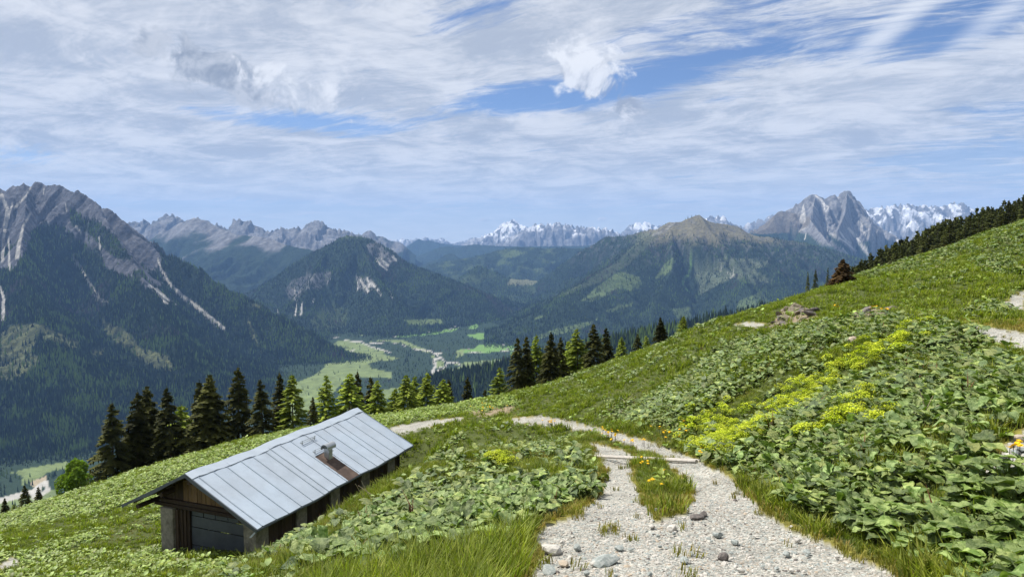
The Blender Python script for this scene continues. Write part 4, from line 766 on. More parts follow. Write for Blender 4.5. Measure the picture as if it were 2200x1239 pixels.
def conifer_mesh(name, H, Rb, kind, seed, mat, dens=1.0, twin=False):
    r = np.random.default_rng(seed); V = []; Cc = []
    tops = [(0.0, 0.0, H)] + ([(0.9, 0.3, H * 0.93)] if twin else [])
    for (tx, ty, Ht) in tops:
        z = 0.06 * Ht if kind != 'larch' else 0.14 * Ht; nb = 7 if kind == 'spruce' else 6
        step = 0.034 * H / dens ** 0.5
        while z < Ht * 0.985:
            s = z / Ht; prof = (1 - s) ** (0.82 if kind == 'spruce' else 0.75); prof = min(prof, 0.9 + 0.1 * (1 - s)) * (1.0 if s > 0.12 else 0.8 + s)
            for k in range(max(4, int(nb * (0.7 + 0.5 * prof)))):
                a = r.random() * 6.283; L = Rb * prof * r.uniform(0.62, 1.18) + 0.12; zz = z + r.uniform(-1.3, 0.9) * step * (0.25 + prof)
                up = (0.35 * s + 0.02) if kind == 'spruce' else 0.25; dr = 0.42 if kind == 'spruce' else 0.28
                ca_, sa_ = math.cos(a), math.sin(a); sp = 0.28 / dens ** 0.5 * (0.7 + 0.5 * prof) * (H / 12) ** 0.5; n = max(2, int(L / sp)); bright = r.uniform(0.7, 1.35)
                for i in range(n):
                    q = (i + 0.7) / n
                    if q < 0.22 and prof > 0.5: continue
                    px_ = tx * (1 - s) + ca_ * L * q; py_ = ty * (1 - s) + sa_ * L * q; pz_ = zz + L * (up * q - dr * q * q)
                    w = (0.42 * (1 - q * 0.55) * min(1, L / 1.0) + 0.10) * r.uniform(.7, 1.3) * (1.1 if kind == 'spruce' else 0.9); f = 0.36 * (H / 12) ** 0.5 * min(1, 0.35 + prof * 1.6); w *= min(1, 0.4 + prof * 1.6)
                    hang = (0.34 if kind == 'spruce' else 0.26) * r.uniform(.6, 1.4)
                    for sd in (-1, 1):
                        ex = px_ - sa_ * w * sd + ca_ * f * .5 + r.uniform(-.06, .06); ey = py_ + ca_ * w * sd + sa_ * f * .5 + r.uniform(-.06, .06); ez = pz_ - hang * 0.45 + r.uniform(-.05, .08)
                        V += [(px_ - ca_ * .10, py_ - sa_ * .10, pz_ + .05), (ex, ey, ez), (px_ + ca_ * f, py_ + sa_ * f, pz_ - .04)]
                        g_ = bright * (0.8 + 0.35 * q); Cc += [(g_, g_, g_)] * 3
                    hx = r.uniform(-.12, .12)
                    V += [(px_ - ca_ * .16, py_ - sa_ * .16, pz_), (px_ + ca_ * .16, py_ + sa_ * .16, pz_), (px_ - sa_ * hx, py_ + ca_ * hx, pz_ - hang * 1.35)]
                    g_ = bright * 0.85; Cc += [(g_, g_, g_)] * 3
            z += step * r.uniform(0.75, 1.2) * (0.8 + 0.3 * (1 - s))
        for k in range(10):
            zz = Ht * (0.94 + 0.065 * k / 10); a = r.random() * 6.28; l = 0.22 * (1 - k / 11) + .05; x0, y0 = tx * .06, ty * .06
            V += [(x0, y0, zz + .12), (x0 + math.cos(a) * l, y0 + math.sin(a) * l, zz), (x0 + math.cos(a + 1) * l * .6, y0 + math.sin(a + 1) * l * .6, zz - .1)]; Cc += [(1, 1, 1)] * 3
    V = np.array(V); me = mesh_np(name, V, np.arange(len(V)).reshape(-1, 3), mat, np.array(Cc)); return me
def trunk_mesh(name, H, r0):
    mb = MB(); p = Vector((0, 0, -1.5)); n = 6
    for i in range(n):
        a = H * 0.97 * i / n; b = H * 0.97 * (i + 1) / n; mb.tube((0.03 * math.sin(a), 0.03 * math.cos(a * 1.3), a - (1.5 if i == 0 else 0)), (0.03 * math.sin(b), 0.03 * math.cos(b * 1.3), b), r0 * (1 - .93 * i / n), r0 * (1 - .93 * (i + 1) / n), 7)
    r = random.Random(3)
    for k in range(16):   # bare dead twigs on the lower stem
        z = H * r.uniform(0.05, 0.5); a = r.random() * 6.28; l = r.uniform(0.5, 1.2); mb.tube((0, 0, z), (math.cos(a) * l, math.sin(a) * l, z - .1), 0.02, 0.006, 3)
    me = bpy.data.meshes.new(name); me.from_pydata(mb.V, [], mb.F); me.materials.append(M_bark); return me
CROWN = {'spruce': [conifer_mesh('crown', 12, 3.1, 'spruce', 1, M_spruce, 1.5), conifer_mesh('crown', 12, 2.7, 'spruce', 2, M_spruce, 1.5), conifer_mesh('crown', 12, 3.2, 'spruce', 3, M_spruce, 1.3, True)],
         'larch': [conifer_mesh('crown', 12, 3.9, 'larch', 5, M_larch, 2.3), conifer_mesh('crown', 12, 3.5, 'larch', 6, M_larch, 2.0)],
         'far': [conifer_mesh('crown', 12, 2.3, 'spruce', 8, M_beltn, 0.8), conifer_mesh('crown', 12, 2.0, 'spruce', 9, M_beltn, 0.8), conifer_mesh('crown', 12, 2.5, 'spruce', 14, M_beltn, 0.7)], 'brown': [conifer_mesh('crown', 4, 2.1, 'spruce', 10, M_brown, 0.8)]}
TRUNK = trunk_mesh('trunk', 12, 0.2); TRUNK4 = trunk_mesh('trunk', 4, 0.12)
def tree(kind, px, ptop, D, label, wide=1.0, var=None, group=None, minh=3.0, name=None, cat='tree'):
    X, Y, Zt = unp(px, ptop, D); Zb = float(zg(X, Y)) ; h = max(Zt - Zb, minh)
    cs = CROWN[kind]; me = cs[(var if var is not None else rnd.randrange(len(cs))) % len(cs)]; h0 = 4 if kind == 'brown' else 12
    k = h / h0; kx = rnd.uniform(.88, 1.12); t = empty(name or {'spruce': 'spruce_tree', 'far': 'spruce_tree', 'larch': 'larch_tree', 'brown': 'dwarf_pine'}[kind], (X, Y, Zb), (rnd.uniform(-.03, .03), rnd.uniform(-.03, .03), rnd.random() * 6.28), (k * wide * kx, k * wide / kx, k))
    link(me, 'crown', t); link(TRUNK4 if kind == 'brown' else TRUNK, 'trunk', t); tag(t, label, cat, group); return h
TL = [ # kind, px, top row, distance, width, variant, label
 ('spruce', 236, 862, 78, 1.15, 0, 'dark spruce at the left end of the hut row, beside the round bright bush'),
 ('spruce', 290, 838, 80, 1.0, 1, 'dark spruce second from the left in the row behind the hut'),
 ('spruce', 320, 828, 83, 1.15, 2, 'dark twin-topped spruce, third from the left in the row behind the hut'),
 ('spruce', 364, 829, 80, 1.05, 0, 'dark spruce fourth from the left, just left of the half-hidden pale larch'),
 ('larch', 392, 868, 92, 1.2, 0, 'pale green larch half hidden between the dark spruces left of the hut'),
 ('spruce', 421, 815, 92, 0.7, 1, 'thin-topped spruce standing behind the broad spruce left of the hut ridge'),
 ('spruce', 447, 803, 80, 1.25, 2, 'broad tall spruce behind the front gable of the hut'),
 ('spruce', 508, 785, 82, 1.0, 1, 'tallest narrow spruce of the row, right of the broad twin-topped one'),
 ('spruce', 563, 812, 80, 1.1, 0, 'yellow-green tinged spruce behind the middle of the hut roof'),
 ('spruce', 601, 797, 84, 0.9, 1, 'slim dark spruce touching the larch behind the hut roof'),
 ('larch', 627, 803, 82, 1.0, 0, 'bright tall larch leftmost of the larches behind the hut roof'),
 ('spruce', 672, 850, 80, 0.9, 0, 'short dark spruce between the first two bright larches'),
 ('larch', 698, 803, 84, 1.0, 1, 'bright green larch second from the left behind the roof ridge'),
 ('larch', 746, 800, 84, 1.2, 0, 'broad larch right above the far end of the roof ridge'),
 ('spruce', 765, 794, 96, 0.8, 1, 'dark spruce tip rising behind the larch above the roof end'),
 ('spruce', 797, 808, 98, 0.8, 0, 'dark spruce tip left of the larch beyond the hut corner'),
 ('larch', 812, 815, 80, 1.15, 1, 'bright larch just right of the hut roof peak'),
 ('larch', 845, 833, 90, 0.9, 0, 'pale narrow larch behind, between the two bright larches right of the hut'),
 ('larch', 875, 803, 80, 1.1, 0, 'bright tall larch beside the far bend of the footpath'),
 ('larch', 890, 806, 90, 0.9, 1, 'larch standing close behind the bright one by the footpath bend'),
 ('larch', 917, 797, 82, 1.05, 1, 'tallest bright larch above the left track'),
 ('larch', 952, 813, 80, 1.15, 0, 'bright larch at the right end of the larch group'),
 ('spruce', 966, 812, 90, 0.9, 0, 'dark spruce peeping behind the rightmost larch of the group'),
 ('spruce', 1002, 806, 96, 0.8, 1, 'slim lone dark spruce between the larch group and the pale larch'),
 ('spruce', 1041, 835, 100, 0.8, 0, 'small far spruce left of the lone pale larch'),
 ('larch', 1072, 787, 78, 1.1, 1, 'pale lone larch left of the dark spruce clump at the centre'),
 ('spruce', 1112, 724, 72, 0.95, 0, 'tall dark spruce at the left of the central clump'),
 ('spruce', 1132, 720, 73, 0.95, 1, 'tall dark spruce second in the central clump, left of the see-through larch'),
 ('larch', 1154, 718, 76, 0.9, 1, 'thin see-through larch between the dark central spruces'),
 ('spruce', 1183, 712, 70, 1.05, 2, 'widest dark spruce of the central clump'),
 ('spruce', 1202, 722, 72, 0.9, 0, 'dark spruce on the right shoulder of the widest central spruce'),
 ('larch', 1224, 730, 76, 0.95, 0, 'yellow-green larch left half of the pair right of the central clump'),
 ('larch', 1244, 704, 74, 1.15, 1, 'tall yellow-green larch right of the central clump'),
 ('spruce', 1279, 695, 70, 1.1, 0, 'dark spruce right of the yellow-green larch pair'),
 ('spruce', 1305, 702, 74, 1.0, 1, 'looser dark spruce beside the small pointed larch'),
 ('larch', 1336, 722, 68, 1.0, 0, 'small pointed olive larch on the slope edge'),
 ('spruce', 1370, 716, 66, 1.1, 0, 'short dark spruce left of the small round larch'),
 ('larch', 1390, 720, 66, 1.2, 1, 'small round-topped larch between two dark spruces on the edge'),
 ('spruce', 1420, 681, 64, 1.15, 2, 'brownish dark spruce, last dark tree before the right-hand slope'),
 ('larch', 1467, 678, 62, 1.1, 0, 'young bright larch half sunk behind the slope edge'),
 ('spruce', 8, 1069, 78, 1.1, 0, 'small spruce in the bottom left corner at the frame edge'),
 ('larch', 30, 1092, 74, 1.3, 1, 'low pale larch scrub beside the corner spruce'),
 ('spruce', 53, 1041, 72, 1.15, 0, 'small dark spruce beside the far gravel river'),
 ('spruce', 82, 1043, 74, 1.0, 1, 'thin small spruce between the dark corner spruce and the round bush'),
 ('far', 1753, 600, 62, 0.8, 0, 'lone small pine on the right skyline'),
 ('far', 1778, 592, 64, 0.75, 1, 'second small pine on the right skyline beside the brown shrub'),
 ('far', 1735, 632, 60, 0.7, 0, 'tiny dark conifer lowest on the right skyline'),
 ('brown', 1812, 584, 53, 1.0, 0, 'low brown dwarf pine standing on the right-hand slope edge')]
hs = [(tree(k, px, pt, D, lab, w, v, minh=2.0), px) for k, px, pt, D, w, v, lab in TL]
lx = [1800, 1837, 1870, 1905, 1950, 2007, 2060, 2108, 2150, 2176, 2200, 2260]; ly = [594, 568, 550, 530, 512, 485, 468, 452, 440, 430, 422, 400]
fh = []
for i in range(200):
    px = 1800 + 450 * (i + rnd.random()) / 200; row = rnd.choice((0, 1, 1, 2, 2)); D = (125, 155, 190)[row] + rnd.uniform(-12, 12)
    pt = np.interp(px, lx, ly) + (14, 6, 0)[row] * rnd.uniform(.4, 1.3) + rnd.uniform(-9, 8)
    fh.append(tree('far', px, pt, D, 'dark spruce in the belt along the right skyline', rnd.uniform(.85, 1.15), None, 'spruces of the belt on the right skyline', 3.0))

# the round bright bush left of the spruces
def blob_bush(name, Rr, Hh, n, seed, mat, leaf=0.16):
    r = np.random.default_rng(seed); c = r.normal(size=(26, 3)); c /= np.linalg.norm(c, axis=1)[:, None]; c *= r.random((26, 1)) ** .4 * 0.72; rad = r.uniform(0.22, 0.42, 26)
    i = r.integers(0, 26, n); d = r.normal(size=(n, 3)); d /= np.linalg.norm(d, axis=1)[:, None]; p = c[i] + d * rad[i][:, None] * r.uniform(.75, 1.05, (n, 1))
    k = np.clip(1.1 - 0.55 * (p[:, 2] + 1) / 2, .3, 1.1); p = p * np.stack([k, k, np.ones(n)], 1); p = p * [Rr, Rr, Hh / 2] + [0, 0, Hh * 0.5]
    p[:, 2] = np.maximum(p[:, 2], .05)
    a = r.normal(size=(n, 3)); a /= np.linalg.norm(a, axis=1)[:, None]; b = np.cross(a, r.normal(size=(n, 3))); b /= np.linalg.norm(b, axis=1)[:, None]; s = leaf * r.uniform(.6, 1.5, (n, 1))
    V = np.stack([p + a * s, p - a * s * .6 + b * s * .7, p - a * s * .6 - b * s * .7], 1).reshape(-1, 3); g_ = np.repeat(r.uniform(.7, 1.3, n) * (0.85 + .25 * p[:, 2] / Hh), 3)
    return mesh_np(name, V, np.arange(3 * n).reshape(-1, 3), mat, np.stack([g_] * 3, 1))
X, Y, Zt = unp(157, 980, 72); zb = float(zg(X, Y)); t = empty('broadleaf_bush', (X, Y, zb)); link(blob_bush('crown', 2.35, Zt - zb, 7000, 4, M_bush, .14), 'crown', t); link(TRUNK4, 'trunk', t); tag(t, 'round bright green bushy tree left of the spruce row', 'tree')

# ------------------------------------------------------------------ ground cover
def m_leaf(name, c, c2, trans, rough, spec, ns=2.0, ov=0.25, bmp=0.0):
    m = m_foliage(name, c, c2, trans, rough, ns, ov, spec)
    if bmp:
        q = G(m.node_tree); b = [n for n in m.node_tree.nodes if n.type == 'BSDF_PRINCIPLED'][0]; bump(q, b, q.noise(pos(q), 38, 4, 0.65), 0.9, bmp)
    return m
M_dock = m_leaf('dock_leaf', (0.068, 0.118, 0.015), (0.210, 0.275, 0.085), 0.16, 0.5, 0.45, 11.0, 0.3, 0.02)
M_mead = m_leaf('meadow_leaf', (0.105, 0.165, 0.022), (0.21, 0.285, 0.06), 0.22, 0.55, 0.35, 5.0, 0.3)
M_grass = m_leaf('grass_blade', (0.115, 0.165, 0.018), (0.205, 0.255, 0.035), 0.35, 0.6, 0.25)
M_dry = m_leaf('dry_grass', (0.26, 0.22, 0.06), (0.19, 0.20, 0.04), 0.25, 0.7, 0.2)
M_mantle = m_leaf('yellow_green_flowers', (0.36, 0.43, 0.018), (0.46, 0.50, 0.03), 0.25, 0.6, 0.2)
M_yel = m_simple('dandelion_yellow', (0.75, 0.50, 0.01), 0.6, 0.2, 30, 0.15, 0.001)
def leaf_np(L, Wd, seed, curl=0.35, nu=5, nv=2, fold=0.25, ang=0.5, base=0.25):
    """a broad wavy leaf on its stalk: points out along +x, starts on the ground at 0"""
    r = np.random.default_rng(seed); V = []; Fq = []
    prof = [0.34, 0.78, 0.98, 1.0, 0.84, 0.50, 0.06] if nu == 6 else [0.30, 0.82, 1.0, 0.86, 0.52, 0.06] if nu == 5 else [0.4, 1.0, 0.75, 0.06]
    ph = r.uniform(0, 6.28, 2)
    for i in range(nu + 1):
        s = i / nu
        for j in range(-nv, nv + 1):
            t = j / nv; y = t * Wd / 2 * prof[i] * (1 + 0.10 * math.sin(7 * s + ph[0])); x = L * s + abs(t) * 0.05 * L * (-1 if i == 0 else 0.2)
            z = -curl * L * s * s + fold * abs(y) + 0.055 * L * math.sin(3.2 * t + 8 * s + ph[1]) * abs(t) * 1.5
            z += r.uniform(-.04, .04) * L; V.append((x + r.uniform(-.02, .02) * L, y * (1 + r.uniform(-.13, .13)), z))
    m = 2 * nv + 1
    for i in range(nu):
        for j in range(2 * nv): Fq.append((i * m + j, (i + 1) * m + j, (i + 1) * m + j + 1, i * m + j + 1))
    V = np.array(V); c, s = math.cos(ang), math.sin(ang); V = np.stack([V[:, 0] * c - V[:, 2] * s, V[:, 1], V[:, 0] * s + V[:, 2] * c], 1)
    st = base; off = np.array([st * 0.45, 0, st]); V = V + off
    n = len(V); V = np.concatenate([V, [[0, -.006, 0], [0, .006, 0], [st * .45, .006, st], [st * .45, -.006, st]]]); Fq.append((n, n + 3, n + 2, n + 1))
    return V, np.array(Fq)
def rotz(V, a): c, s = math.cos(a), math.sin(a); return np.stack([V[:, 0] * c - V[:, 1] * s, V[:, 0] * s + V[:, 1] * c, V[:, 2]], 1)
def plant_mesh(name, nleaf, L, mat, seed, lod=0):
    r = np.random.default_rng(seed); Vs = []; Fs = []; n = 0; Cs = []
    for k in range(nleaf):
        l = L * r.uniform(.5, 1.45); V, Fq = leaf_np(l, l * r.uniform(.72, .98), seed * 50 + k, r.uniform(.1, .6), 3 if lod else 6, 1 if lod else 3, r.uniform(.0, .45), r.uniform(-.35, 1.05), L * r.uniform(.2, 1.5))
        V = rotz(V, 6.283 * k / nleaf + r.uniform(-.5, .5)); Vs.append(V + [r.uniform(-.06, .06), r.uniform(-.06, .06), 0]); Fs.append(Fq + n); n += len(V)
        g_ = r.uniform(.6, 1.4); w_ = r.uniform(-.10, .16); Cs.append(np.tile([g_ + w_, g_, g_ - w_], (len(V), 1)))
    return mesh_np(name, np.concatenate(Vs), np.concatenate(Fs), mat, np.concatenate(Cs), smooth=True)
def tuft_mesh(name, n, H, spread, mat, seed, w=0.006):
    r = np.random.default_rng(seed); V = []; Fc = []; C = []
    for k in range(n):
        a = r.random() * 6.28; d = r.random() ** .7 * spread; x0, y0 = math.cos(a) * d, math.sin(a) * d; h = H * r.uniform(.45, 1.1); b = r.random() * 6.28 if r.random() < .4 else a; le = r.uniform(.15, .85) * h
        dx, dy = math.cos(b), math.sin(b); wx, wy = -dy * w, dx * w; g_ = r.uniform(.65, 1.35); y_ = r.uniform(0, .2)
        P = [(x0 - wx, y0 - wy, -.02), (x0 + wx, y0 + wy, -.02), (x0 + dx * le * .3 + wx * .8, y0 + dy * le * .3 + wy * .8, h * .6), (x0 + dx * le * .3 - wx * .8, y0 + dy * le * .3 - wy * .8, h * .6), (x0 + dx * le, y0 + dy * le, h)]
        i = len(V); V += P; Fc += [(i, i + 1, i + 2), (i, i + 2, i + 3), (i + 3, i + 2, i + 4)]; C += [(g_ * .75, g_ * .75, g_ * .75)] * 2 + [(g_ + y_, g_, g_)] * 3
    return mesh_np(name, V, Fc, mat, np.array(C))
def mantle_mesh(name, seed):
    r = np.random.default_rng(seed); V = []; Fc = []; C = []; m = []
    for k in range(90):
        a = r.random() * 6.28; d = r.random() ** .5 * .17; z = .17 + .09 * (1 - (d / .17) ** 2) * r.uniform(.6, 1.2); x, y = math.cos(a) * d, math.sin(a) * d; s = r.uniform(.010, .020); t = r.random() * 6.28
        i = len(V); V += [(x + math.cos(t + q) * s, y + math.sin(t + q) * s, z + r.uniform(-.010, .012)) for q in (0, 1.57, 3.14, 4.71)]; Fc.append((i, i + 1, i + 2, i + 3)); g_ = r.uniform(.75, 1.25); C += [(g_, g_, g_)] * 4
    for k in range(26):
        a = r.random() * 6.28; d = r.random() * .16; x, y = math.cos(a) * d, math.sin(a) * d; i = len(V); V += [(x - .003, y, 0), (x + .003, y, 0), (x + .003, y, .2), (x - .003, y, .2)]; Fc.append((i, i + 1, i + 2, i + 3)); C += [(.5, .55, .9)] * 4
    for k in range(9):
        a = r.random() * 6.28; d = r.uniform(.08, .2); x, y = math.cos(a) * d, math.sin(a) * d; s = r.uniform(.03, .06); i = len(V); z = r.uniform(.06, .15); V += [(x + math.cos(t) * s, y + math.sin(t) * s, z + r.uniform(-.02, .02)) for t in (0, 1.57, 3.14, 4.71)]; Fc.append((i, i + 1, i + 2, i + 3)); C += [(.35, .42, 1.2)] * 4
    return mesh_np(name, V, Fc, M_mantle, np.array(C))
def scatter(name, label, cat, protos, P, rot, sc, idx, kind='stuff'):
    cl = bpy.data.collections.new(name + '_kinds')
    for i, me in enumerate(protos): cl.objects.link(bpy.data.objects.new('%s_kind_%02d' % (name, i), me))
    me = mesh_np(name, P, np.zeros((0, 3), np.int32))
    for n_, t_, v_ in (('rot', 'FLOAT_VECTOR', rot), ('sc', 'FLOAT', sc), ('pick', 'INT', idx)):
        a = me.attributes.new(n_, t_, 'POINT'); a.data.foreach_set('vector' if t_ == 'FLOAT_VECTOR' else 'value', np.asarray(v_).astype(np.int32 if t_ == 'INT' else np.float32).ravel())
    o = link(me, name); ng = bpy.data.node_groups.new(name, 'GeometryNodeTree'); ng.is_modifier = True
    ng.interface.new_socket('Geometry', in_out='INPUT', socket_type='NodeSocketGeometry'); ng.interface.new_socket('Geometry', in_out='OUTPUT', socket_type='NodeSocketGeometry')
    N = ng.nodes; Lk = ng.links.new; gi = N.new('NodeGroupInput'); go = N.new('NodeGroupOutput'); ip = N.new('GeometryNodeInstanceOnPoints'); ci = N.new('GeometryNodeCollectionInfo')
    ci.inputs['Collection'].default_value = cl; ci.inputs['Separate Children'].default_value = True; ci.inputs['Reset Children'].default_value = True; ip.inputs['Pick Instance'].default_value = True
    def at(n_, t_): a = N.new('GeometryNodeInputNamedAttribute'); a.data_type = t_; a.inputs['Name'].default_value = n_; return a.outputs['Attribute']
    e = N.new('FunctionNodeEulerToRotation'); Lk(at('rot', 'FLOAT_VECTOR'), e.inputs[0]); Lk(e.outputs[0], ip.inputs['Rotation']); Lk(at('sc', 'FLOAT'), ip.inputs['Scale']); Lk(at('pick', 'INT'), ip.inputs['Instance Index'])
    Lk(gi.outputs[0], ip.inputs['Points']); Lk(ci.outputs[0], ip.inputs['Instance']); Lk(ip.outputs[0], go.inputs[0])
    md = o.modifiers.new('scatter', 'NODES'); md.node_group = ng; tag(o, label, cat, None, kind); return o
def polar(bands, amax=40):
    """points spread over the hillside in front of the camera: bands of (r0, r1, per square metre)"""
    xs, ys = [], []
    for r0, r1, rho in bands:
        n = int(math.radians(2 * amax) / 2 * (r1 * r1 - r0 * r0) * rho); r = np.sqrt(rng.uniform(r0 * r0, r1 * r1, n)); a = np.radians(rng.uniform(-amax, amax, n)); xs.append(np.sin(a) * r); ys.append(np.cos(a) * r)
    x, y = np.concatenate(xs), np.concatenate(ys); z = zg(x, y); gr, fr, px, py = gmask(x, y, z)
    dx = x - HA[0]; dy = y - HA[1]; u = dx * hu[0] + dy * hu[1]; v = dx * hv[0] + dy * hv[1]; inhut = (u > 0.7) & (u < 14.6) & (v > -2.7) & (v < 3.7)
    keep = ~inhut & (px > -120) & (px < 2330) & (py < 1420); return [q[keep] for q in (x, y, z, px, py, gr, fr)]
L_bank = [(1500, 982), (1590, 1010), (1640, 1050), (1730, 1105), (1850, 1150), (1960, 1200), (2050, 1250), (2500, 1700), (2600, 900), (2200, 790), (2150, 745), (2080, 705), (1990, 690), (1900, 678), (1760, 695), (1620, 722), (1540, 740), (1480, 790), (1430, 830), (1390, 860), (1330, 862), (1290, 850), (1310, 895), (1390, 918), (1470, 930), (1450, 955)]
L_holes = [[(1540, 870), (1640, 830), (1700, 800), (1740, 790), (1660, 850), (1620, 900), (1520, 925), (1480, 905)], [(1750, 770), (1860, 735), (1900, 745), (1780, 810)], [(2090, 1020), (2160, 950), (2200, 930), (2200, 1000), (2140, 1040)], [(1380, 800), (1480, 760), (1500, 800), (1420, 840)], [(1960, 930), (2030, 905), (2060, 960), (2010, 1000)]]
L_hump = [(300, 1500), (520, 1200), (600, 1165), (760, 1110), (860, 1060), (960, 965), (1000, 925), (1100, 912), (1200, 940), (1265, 985), (1290, 1030), (1250, 1080), (1180, 1105), (1140, 1140), (1000, 1185), (860, 1239), (700, 1239)]
L_dense = [(760, 1120), (850, 1070), (1000, 1035), (1120, 1030), (1260, 1020), (1270, 1060), (1200, 1095), (1120, 1125), (980, 1160), (860, 1200), (780, 1190)]
L_left = [(-300, 1180), (0, 1108), (200, 1048), (400, 982), (600, 935), (840, 890), (1000, 866), (1100, 850), (1120, 870), (1000, 888), (860, 905), (700, 1000), (560, 1100), (360, 1110), (250, 1150), (120, 1190), (0, 1215), (-300, 1300)]
L_left_h = [[(0, 1140), (330, 1080), (340, 1100), (120, 1175), (0, 1195)], [(230, 1140), (330, 1090), (335, 1160), (200, 1190)]]
L_up = [[(1830, 598), (1900, 562), (2000, 535), (2200, 480), (2300, 460), (2300, 555), (2130, 560), (2060, 545), (1980, 580), (1900, 600)], [(2060, 672), (2120, 652), (2190, 655), (2190, 685), (2080, 688)], [(1960, 622), (2000, 600), (2080, 585), (2090, 600), (2020, 625), (1970, 632)], [(2080, 560), (2200, 540), (2200, 600), (2120, 590)], [(1960, 560), (2060, 545), (2050, 575), (1980, 590)], [(1620, 1239), (2, 2), (3, 3)]]
L_mantle = [[(1465, 925), (1530, 880), (1610, 890), (1600, 940), (1550, 990), (1500, 985)], [(1640, 880), (1700, 830), (1780, 790), (1850, 760), (1950, 735), (1940, 770), (1860, 800), (1800, 830), (1740, 880), (1660, 910)], [(1690, 960), (1760, 915), (1830, 880), (1870, 845), (1890, 870), (1920, 880), (1905, 915), (1840, 925), (1760, 955)], [(1590, 930), (1640, 900), (1650, 930), (1600, 960)]]
def leafdens(px, py, x, y):
    n = fbm(x / 2.2, y / 2.2, 3, 201); jx = px + n * 25; jy = py + n * 10
    b = inpoly(jx, jy, L_bank).astype(float)
    for h in L_holes: b *= 1 - 0.93 * inpoly(jx, jy, h)
    mt = np.zeros(px.shape)
    for h in L_mantle: mt = np.maximum(mt, inpoly(jx, jy, h))
    b *= 1 - 0.6 * mt
    b *= 1 - 0.35 * sstep(0.1, 0.35, n)
    hmp = inpoly(jx, jy, L_hump) * (0.10 + 0.75 * sstep(0.0, 0.25, n)); hmp = np.maximum(hmp, inpoly(jx, jy, L_dense) * 1.0)
    lf = inpoly(jx, jy, L_left).astype(float)
    for h in L_left_h: lf *= 1 - 0.9 * inpoly(jx, jy, h)
    up = np.zeros(px.shape)
    for h in L_up: up = np.maximum(up, inpoly(jx, jy, h) * sstep(-0.25, 0.1, n))
    low = inpoly(jx, jy, [(-300, 1215), (120, 1190), (330, 1180), (520, 1200), (640, 1239), (500, 1500), (-300, 1500)]) * 0.7 * sstep(-0.3, 0.1, n)
    mid = inpoly(jx, jy, [(1110, 850), (1290, 792), (1500, 703), (1560, 690), (1620, 720), (1480, 790), (1330, 860), (1290, 850)]) * 0.7 * sstep(0.12, 0.25, n)
    sparse = 0.05
    return np.maximum.reduce([b, hmp]), np.maximum.reduce([lf, low]), np.maximum(up, mid), mt, sparse
# broad leaves
x, y, z, px, py, gr, fr = polar([(3, 9, 42), (9, 16, 28), (16, 34, 17), (34, 80, 11)])
dk, ml, up, mt, sp_ = leafdens(px, py, x, y); ok = ~gr & ~(fr & (rng.random(len(x)) < .85))
u = rng.random(len(x)); isd = ok & (u < np.maximum(dk, up)); ism = ok & ~isd & (u < np.maximum(ml, sp_ * (y > 14)))
dock = [plant_mesh('dock', nl, 0.165, M_dock, 300 + i) for i, nl in enumerate((7, 9, 10, 8, 9))]; dock_f = [plant_mesh('dock_small', nl, 0.15, M_dock, 320 + i, 1) for i, nl in enumerate((5, 6, 6, 7))]
mead = [plant_mesh('meadow_plant', nl, 0.13, M_mead, 340 + i, 1) for i, nl in enumerate((5, 6, 7, 6, 5))]
X_, Y_, Z_, PX_, PY_ = x[isd], y[isd], z[isd], px[isd], py[isd]; rr_ = np.hypot(X_, Y_)
order = np.argsort(rr_); vis_ = order[(PX_[order] > -20) & (PX_[order] < 2220) & (PY_[order] < 1260)]
big = vis_[:120]      # the nearest plants are objects of their own, with each leaf a part
rest = np.setdiff1d(np.arange(len(X_)), big)
LEAF = []
for i in range(8):
    V, Fq = leaf_np(0.165 * (0.8 + .06 * i), 0.15 * (0.8 + .06 * i), 900 + i, (.2, .5, .35, .6)[i % 4], 6, 3, (.1, .3, .2)[i % 3], (.1, .5, .3, .7)[i % 4], 0.12 + 0.03 * (i % 5)); g_ = (.7, 1.2, .9, 1.35, 1.0)[i % 5]
    LEAF.append(mesh_np('leaf', V, Fq, M_dock, np.tile([g_, g_, g_ * .95], (len(V), 1)), smooth=True))
for k in big:
    side = 'right' if PX_[k] > 1300 else 'left'
    t = empty('dock_plant', (X_[k], Y_[k], Z_[k]), (0, 0, rnd.random() * 6.28), (rnd.uniform(.8, 1.2),) * 3)
    tag(t, 'broad-leaved dock plant on the bank close to the %s edge of the gravel track' % side, 'plant', 'large-leaved dock plants %s of the track' % side)
    nl = rnd.randint(8, 10)
    for j in range(nl): s = rnd.uniform(.8, 1.2); link(rnd.choice(LEAF), 'leaf', t, (rnd.uniform(-.05, .05), rnd.uniform(-.05, .05), 0), (rnd.uniform(-.15, .15), rnd.uniform(-.15, .15), 6.283 * j / nl + rnd.uniform(-.4, .4)), (s, s, s))
def put(name, label, cat, protos, X, Y, Z, smin, smax, tilt=.2, sink=0.0, sfun=None):
    n = len(X); rot = np.stack([rng.uniform(-tilt, tilt, n), rng.uniform(-tilt, tilt, n), rng.uniform(0, 6.28, n)], 1); s = rng.uniform(smin, smax, n)
    if sfun is not None: s = s * sfun
    pass
    return scatter(name, label, cat, protos, np.stack([X, Y, Z - sink], 1), rot, s, rng.integers(0, len(protos), n))
nearm = rr_[rest] < 15; a_ = rest[nearm]; b_ = rest[~nearm]
put('leafy_ground_cover', 'dense crinkled broad leaves covering the near banks beside the track', 'plants', dock, X_[a_], Y_[a_], Z_[a_], .7, 1.25, sfun=0.92 + 0 * rr_[a_])
put('leafy_ground_cover', 'grey-green broad leaves on the far part of the right-hand slope', 'plants', dock_f, X_[b_], Y_[b_], Z_[b_], .7, 1.35)
